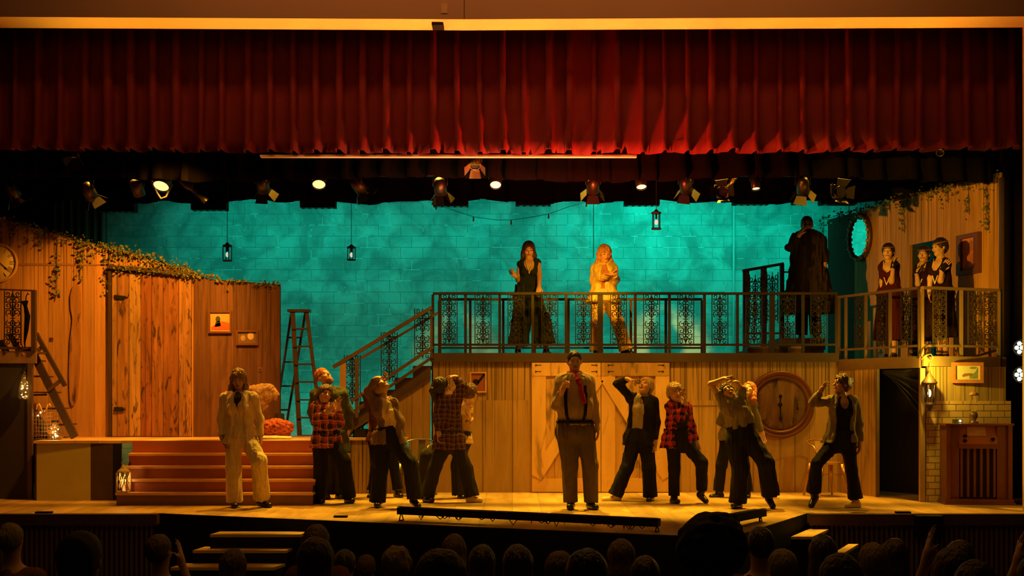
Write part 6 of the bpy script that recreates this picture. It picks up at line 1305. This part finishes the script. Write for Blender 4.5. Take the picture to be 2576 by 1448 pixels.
# 15 woman leaning on the rail
DY = 17.35
p = Fig('person with very long dark hair in a dark green gown, hand on the rail', DY, dict(hd=(1330, 629), sa=(1310, 664), sb=(1352, 660), pel=(1327, 740), ea=(1304, 704, -.02), wa=(1297, 694, -.16), ta=(1284, 680, -.2), eb=(1357, 692, -.08), wb=(1356, 724, -.25), tb=(1354, 738, -.34),
    ka=(1311, 808), fa=(1303, 880), oa=(1303, 889, -.13), kb=(1362, 812), fb=(1374, 879), ob=(1380, 888, -.12)), (4, -14, 0), floor=BZ, skin=SKIN_P, hands=dict(a=dict(n=(.5, -.5, 0), curl=.9), b=dict(n=(0, -.3, -1), curl=.2)))
G = cloth('dark_green_satin', (.022, .030, .014)); p.hair(mat('dark_long_hair', (.05, .02, .012), .4, var=.4, scale=40, fold=(60, 60, 9, .018)), 'long', .36, vol=.004, amp=.005); p.shirt(G, .010, 0, 0, 'bodice', amp=.004, vneck=.13); p.trousers(G, .145, .125, .115, amp=.02, stop=.10, name='wide_trousers')
S = Sdf(.006, .002); c0 = p.j['mid']; S.chain([c0+V3((-.05, -.09, .018)), c0+V3((-.03, -.125, -.06)), c0+V3((0, -.14, -.16)), c0+V3((.03, -.125, -.06)), c0+V3((.05, -.09, .018))], [.007]*5); p.part('necklace', mat('pearl', (.8, .7, .5), .3, var=0), S)
tumbler(W(1285, 684, 17.12), (-.3, 0, 1), 'small glass held by the person in the dark green gown', .026, .07)
# 16 person in sequinned jacket
SEQ = mat('yellow_sequins', (.85, .58, .16), .35, .25, var=.6, scale=60, bump=.6)
p = Fig('person with blond hair in a glittering yellow jacket on the balcony', 17.5, dict(hd=(1521, 640), sa=(1499, 674), sb=(1541, 674), pel=(1519, 748), ea=(1493, 706, -.02), wa=(1528, 694, -.26), ta=(1550, 682, -.30), eb=(1550, 704, -.06), wb=(1546, 690, -.26), tb=(1534, 692, -.3), ka=(1501, 812), fa=(1500, 880), oa=(1500, 889, -.13), kb=(1556, 816, -.02), fb=(1574, 876), ob=(1590, 888, -.06)), (15, -10, 0), floor=BZ, sc=1.03, fat=1.1, skin=mat('ruddy_skin', (.70, .34, .18), .5, var=.05), hands=dict(a=dict(n=(0, 0, 1), curl=.1), b=dict(n=(0, 0, 1), curl=.3)))
p.hair(mat('curly_blond_hair', (.55, .26, .10), .6, var=.4, scale=40, fold=(60, 60, 9, .018)), 'long', .05, vol=.012, amp=.012); p.trousers(mat('sequin_trousers', (.75, .48, .2), .4, .2, var=.6, scale=60, bump=.5), .10, .085, .1); p.shirt(cloth('orange_top', (.5, .2, .08)), .012, 0, 0, 'top'); p.coat(SEQ, .026, .08, .03, flare=.02)
# 17 man in long coat
UZ = 2.222
p = Fig('heavy person in a long black coat and dark glasses on the upper landing', 18.05, dict(hd=(2030, 566), sa=(2006, 602), sb=(2057, 602), pel=(2034, 684), ea=(1986, 622, -.05), wa=(2010, 592, -.22), ta=(2020, 575, -.22), eb=(2078, 640), wb=(2074, 664, -.08), tb=(2068, 682, -.10), ka=(2018, 770), fa=(2016, 838), oa=(2014, 850, -.15), kb=(2050, 770), fb=(2052, 838), ob=(2056, 850, -.15)), (-8, -6, 0), fem=False, sc=1.08, fat=1.25, floor=UZ, skin=mat('lit_skin', (.62, .30, .18), .5, var=.05), hands=dict(a=dict(n=(.6, .2, 0), curl=.6)))
p.hair(H_DK, 'short', vol=-.004, amp=.002); p.trousers(T_BLK, .08, .085, .1); p.shirt(cloth('black_shirt', (.016, .012, .010)), .03, 0, 0); p.coat(cloth('long_black_coat', (.040, .028, .018)), .04, .62, .02, 'long_coat', flare=.08, amp=.010, shift=-.02)
S = Sdf(.005, .002)
for sd_ in (-1, 1): S.ell(p.h+(p.hf[0]*sd_*.032+p.hf[1]*.098+p.hf[2]*.006)*1.08, (.024, .005, .022), p.hf)
S.cap(p.h+(p.hf[0]*-.012+p.hf[1]*.10)*1.08, p.h+(p.hf[0]*.012+p.hf[1]*.10)*1.08, .004, .004); p.part('dark_glasses', mat('dark_lens_glass', (.01, .008, .008), .1, var=0), S)
# 18-20 trio on the wing
BUR = cloth('burgundy_velvet', (.07, .010, .008)); BDR = cloth('black_red_dress', (.03, .008, .007))
def trio(lab, Y, J, look, m, cap_=False, col=SKIN_P, seed=1):
    p = Fig(lab, Y, J, look, floor=WZ, skin=col, hands=dict(a=dict(n=(.4, -.2, .6), curl=.3), b=dict(n=(.4, -.2, .6), curl=.35)))
    p.hair(H_DK, 'crop', vol=.002, amp=.003); p.shirt(m, .010, 0, .03, 'bodice', vneck=.11, amp=.003); p.skirt(m, WZ+.28, .13, .17, amp=.008)
    S = Sdf(.006, .002); r, f, u = p.hf; S.chain([p.h+(r*.083*math.cos(a_)+f*(.099*math.sin(a_)-.018)+u*(.066-.012*math.sin(a_)))*p.sc for a_ in np.linspace(0, 6.28, 17)], [.009]*17); p.part('headband', mat('gold_band', (.35, .18, .08), .4, .4, var=.3), S)
    t = 'b' if 'eb' in J and J['wb'][1] < J['eb'][1] else 'a'; S = Sdf(.008, .01); wv, tv = p.j['w'+t], p.j['t'+t]; S.cap(wv-(tv-wv)*.3, wv+(tv-wv)*.55, .034, .040, k=.01); S.cut(wv-(tv-wv)*.2, wv-tv, .06); S.noise(.003, (60,)*3, 2); p.part('glove', T_BLK, S, 'black fingerless glove')
    S = Sdf(.006, .002); c0 = p.j['mid']; f = p.fw; l = p.lat; S.chain([c0+l*-.06+f*.07+V3((0, 0, .05)), c0+l*-.065+f*.125+V3((0, 0, -.12)), c0+l*-.01+f*.13+V3((0, 0, -.28)), c0+l*.05+f*.125+V3((0, 0, -.12)), c0+l*.06+f*.07+V3((0, 0, .05))], [.008]*5); p.part('pearl_necklace', mat('pearl', (.8, .7, .5), .3), S)
    return p
trio('leftmost of three on the wing, in a burgundy dress with pearls and a headband', 17.0, dict(hd=(2234, 634), sa=(2222, 668, .04), sb=(2252, 668, -.04), pel=(2238, 738), ea=(2219, 708), wa=(2219, 740), ta=(2220, 758), eb=(2243, 708, -.12), wb=(2247, 672, -.2), tb=(2252, 652, -.2), ka=(2232, 818), fa=(2233, 892), oa=(2231, 902, -.12), kb=(2248, 818), fb=(2249, 892), ob=(2247, 902, -.12)), (-25, 2, 0), BUR)
trio('middle one of three on the wing, in a dark red dress before the doorway', 17.1, dict(hd=(2324, 640), sa=(2312, 674, .06), sb=(2338, 672, -.05), pel=(2324, 740), ea=(2309, 714, -.08), wa=(2306, 684, -.16), ta=(2309, 666, -.18), eb=(2342, 710, .05), wb=(2340, 740), tb=(2340, 756), ka=(2318, 818), fa=(2318, 892), oa=(2315, 902, -.12), kb=(2334, 818), fb=(2335, 892), ob=(2332, 902, -.12)), (-35, 0, 0), BDR)
trio('tallest of the three on the wing, in profile with black dress and pearls', 16.2, dict(hd=(2364, 622), sa=(2352, 662, .07), sb=(2382, 662, -.07), pel=(2368, 736), ea=(2340, 700), wa=(2338, 734), ta=(2338, 752), eb=(2366, 706, -.14), wb=(2370, 678, -.2), tb=(2382, 660, -.2), ka=(2362, 820), fa=(2362, 892), oa=(2358, 904, -.12), kb=(2378, 820), fb=(2379, 892), ob=(2376, 904, -.12)), (-75, -6, 0), cloth('black_flapper', (.022, .008, .008)))

# ---------------------------------------------------------------- audience
def seated(cx, top, wd, lab, hair='short', col=H_DK, shirt=(.03, .02, .016), yaw=180, hand=None, bald=False, afro=False, curly=False, wide=1.):
    hw_ = .19*wide; s_ = wd/hw_; Y = F/s_; kk = (.118 if not afro else .17)
    c = Vector((X(cx, Y), Y, Z(top, Y)-kk)); fl = -.35-.08*(Y-2); t_ = lambda dx, dy, dz: (c.x+dx, c.y+dy, c.z+dz)
    fr_ = head_frame(yaw, 0, 0); B = Sdf(.012, .03); add_head(B, V3(c), fr_, 1.)
    for sdd in (-1, 1): pass
    sa, sb = V3(t_(-.17, .03, -.27)), V3(t_(.17, .03, -.27)); B.cap(V3(c)+V3((0, .01, -.05)), V3(t_(0, .03, -.22)), .055, .06, k=.03); B.cap(sa, sb, .055, .055, k=.05); B.cap(V3(t_(0, .03, -.30)), V3(t_(0, 0, -.72)), .11, .12, lat=V3((1, 0, 0)), q=1.4, k=.05)
    for q, sx in ((sa, -1), (sb, 1)):
        if hand and sx == hand[0]:
            hp = V3(W(hand[1], hand[2], Y+.12)); el = (q+hp)/2+V3((.06*sx, .05, -.16)); B.cap(q, el, .048, .04); B.cap(el, hp, .036, .026); add_hand(B, hp, V3((-.1*sx, 0, 1)), V3((-1*sx, 0, 0)), .95, .15, .05, -sx)
        else: el = q+V3((sx*.04, .02, -.28)); B.cap(q, el, .048, .04); B.cap(el, el+V3((-sx*.08, .22, .0)), .036, .028)
    for sx in (-1, 1): B.cap(V3(t_(sx*.09, 0, -.74)), V3(t_(sx*.11, .40, -.72)), .075, .055, k=.04); B.cap(V3(t_(sx*.11, .40, -.72)), V3(t_(sx*.11, .42, fl-c.z+.03)) if c.z-fl > .8 else V3(t_(sx*.11, .42, -1.1)), .05, .035)
    V, Q = B.mesh(); o = np_mesh('person', V, Q, [SKIN], None, None, Vector((c.x, Y, c.z-1.15))); tag(o, lab, 'person', 'audience in the front rows')
    S = Sdf(.014, .04); S.cap(sa, sb, .072, .072, k=.05); S.cap(V3(t_(0, .03, -.33)), V3(t_(0, 0, -.76)), .13, .14, lat=V3((1, 0, 0)), q=1.42, k=.05)
    for q, sx in ((sa, -1), (sb, 1)):
        if hand and sx == hand[0]: continue
        S.cap(q, q+V3((sx*.04, .02, -.26)), .06, .055, k=.03)
    S.noise(.008, (30, 30, 20), 2); V, Q = S.mesh(); np_mesh('shirt', V, Q, [cloth('audience_%d' % int(sum(shirt)*1e4), shirt)], None, o, o.location)
    if bald: return
    S = Sdf(.012, .03); P = lambda a, b, d: V3(c)+fr_[0]*a+fr_[1]*b+fr_[2]*d
    if afro: S.ell(P(0, -.02, .05), (.165, .165, .155)); S.noise(.016, (48, 48, 48), 8, 10)
    else:
        v = .006 if not curly else .012; S.ell(P(0, -.018, .030), V3(((.082+v)*wide, .10+v, .092+v)), fr_); S.ell(P(0, .10, -.05), (.07, .06, .08), fr_, sub=True)
        if hair == 'short': S.ell(P(0, -.05, -.02), (.072, .06, .06), fr_)
        if hair in ('bob', 'long'):
            ln = .12 if hair == 'bob' else .28; S.cap(P(0, -.03, 0), P(0, -.05, -ln), .082, .085 if hair == 'bob' else .10, lat=V3((1, 0, 0)), q=1.15*wide, k=.04)
        S.noise(.010 if curly else .004, (60, 60, 30 if curly else 12), int(cx), 5)
    V, Q = S.mesh(); np_mesh('hair', V, Q, [col], None, o, o.location)
GRY = mat('grey_hair', (.16, .11, .07), .7, var=.3, scale=30, fold=(50, 50, 9, .018)); BRH = mat('audience_brown_hair', (.07, .035, .02), .6, var=.3, scale=30, fold=(50, 50, 9, .018))
for a in ((28, 1316, 66, 'short-haired audience member at the far left in a reddish shirt', 'short', GRY, (.14, .06, .045)), (203, 1337, 118, 'large balding head of an audience member near the left with an ear showing', 'short', mat('thin_hair', (.05, .03, .02), .7, var=.3), (.01, .008, .006)),
    (402, 1345, 66, 'audience member with short hair clapping in front of the slatted stage front', 'short', BRH, (.012, .008, .006), 165, (1, 456, 1412)),
    (588, 1381, 66, 'audience member with smooth hair in front of the left steps', 'bob', BRH), (797, 1319, 64, 'audience member in a reddish top behind the one with long hair', 'bob', BRH, (.10, .03, .02)), (795, 1351, 88, 'audience member with long loose hair right of the left steps', 'long', BRH),
    (868, 1383, 60, 'audience member with a small dark head right of the long-haired one', 'short', H_DK), (922, 1395, 51, 'audience member with short brown hair and an ear showing, left of the curly head', 'short', BRH), (998, 1378, 74, 'audience member with light curly hair below the footlights', 'short', GRY, (.02, .014, .01), 180, None, False, False, True),
    (1110, 1382, 125, 'audience member with wide parted hair below the left end of the footlights', 'bob', BRH, (.02, .012, .01), 180, None, False, False, False, 1.25), (1143, 1344, 60, 'taller audience head just behind the wide parted hair', 'bob', BRH), (1212, 1371, 68, 'audience member with rounded dark hair right of the wide parted hair', 'bob', H_DK),
    (1302, 1371, 74, 'audience member with very dark hair below the middle of the footlights', 'bob', H_DK), (1408, 1386, 74, 'audience member with wavy hair half hidden left of a broad head', 'long', BRH), (1476, 1381, 104, 'broad dark-haired audience head below the centre of the stage', 'bob', H_DK, (.02, .012, .01), 180, None, False, False, False, 1.15),
    (1562, 1356, 66, 'tall rounded audience head below the right half of the footlights', 'bob', BRH), (1622, 1400, 80, 'low dark audience head left of the big bushy hair', 'short', H_DK), (1790, 1306, 190, 'audience member with very big bushy dark hair hiding part of the stage edge', 'short', mat('bushy_hair', (.012, .007, .005), .8, var=.3), (.01, .008, .006), 180, None, False, True, False, 1.85),
    (1912, 1326, 72, 'audience member with pinned hair and a bare neck right of the bushy hair', 'short', H_DK, (.10, .03, .02)), (1967, 1382, 78, 'audience member with light short hair and ear left of the right steps', 'short', GRY), (2068, 1346, 68, 'audience member with dark smooth hair in front of the right steps', 'long', H_DK),
    (2112, 1393, 106, 'broad low audience head under the right steps', 'bob', BRH, (.02, .012, .01), 180, None, False, False, False, 1.1), (2195, 1367, 76, 'audience member with very short hair right of the right steps', 'short', GRY), (2248, 1356, 66, 'audience member with dark hair just behind the very short haired one', 'bob', H_DK),
    (2392, 1378, 92, 'audience member with brown rounded hair near the right edge, hand raised at left', 'bob', BRH, (.012, .008, .006), 180, (-1, 2334, 1400)), (2412, 1360, 70, 'dim dark audience head behind the brown rounded hair near the right', 'bob', H_DK), (2450, 1412, 112, 'low audience head in the bottom right corner area', 'short', BRH), (2600, 1400, 90, 'audience member cut off by the right edge with a raised hand', 'short', H_DK, (.02, .012, .01), 180, (-1, 2562, 1412))):
    seated(*a)

# ---------------------------------------------------------------- pieces that belong to a part go one level deeper
def reparent(part, owner, kinds):
    base = lambda o: o.name.split('.')[0]
    for t in [o for o in bpy.data.objects if o.parent is None]:
        kids = [c for c in t.children if base(c) == owner]
        if not kids: continue
        for c in [c for c in t.children if base(c) in part]:
            if kinds and base(t) not in kinds: continue
            k = min(kids, key=lambda q: (q.location-c.location).length); wl = world_loc(c)-world_loc(k); c.parent = k; c.location = wl
reparent(('lens', 'barn_doors'), 'housing', ('stage_light',))
reparent(('lens_cluster',), 'housing', ('side_light',))
reparent(('lens_row',), 'housing', ('strip_light',))
reparent(('flame',), 'candle', None)
reparent(('gem',), 'frame', ('oval_mirror',))
reparent(('numerals',), 'face', None)
reparent(('knob', 'dial_card'), 'control_panel', None)
reparent(('hinge_strap',), 'planks', None)
reparent(('painted_figure', 'painted_body', 'painted_ground', 'painted_tree', 'painted_foliage', 'painted_people', 'light_patch', 'dark_disc', 'dark_bar'), 'picture', None)
reparent(('bulb',), 'socket', ('hanging_cage_lamp',))
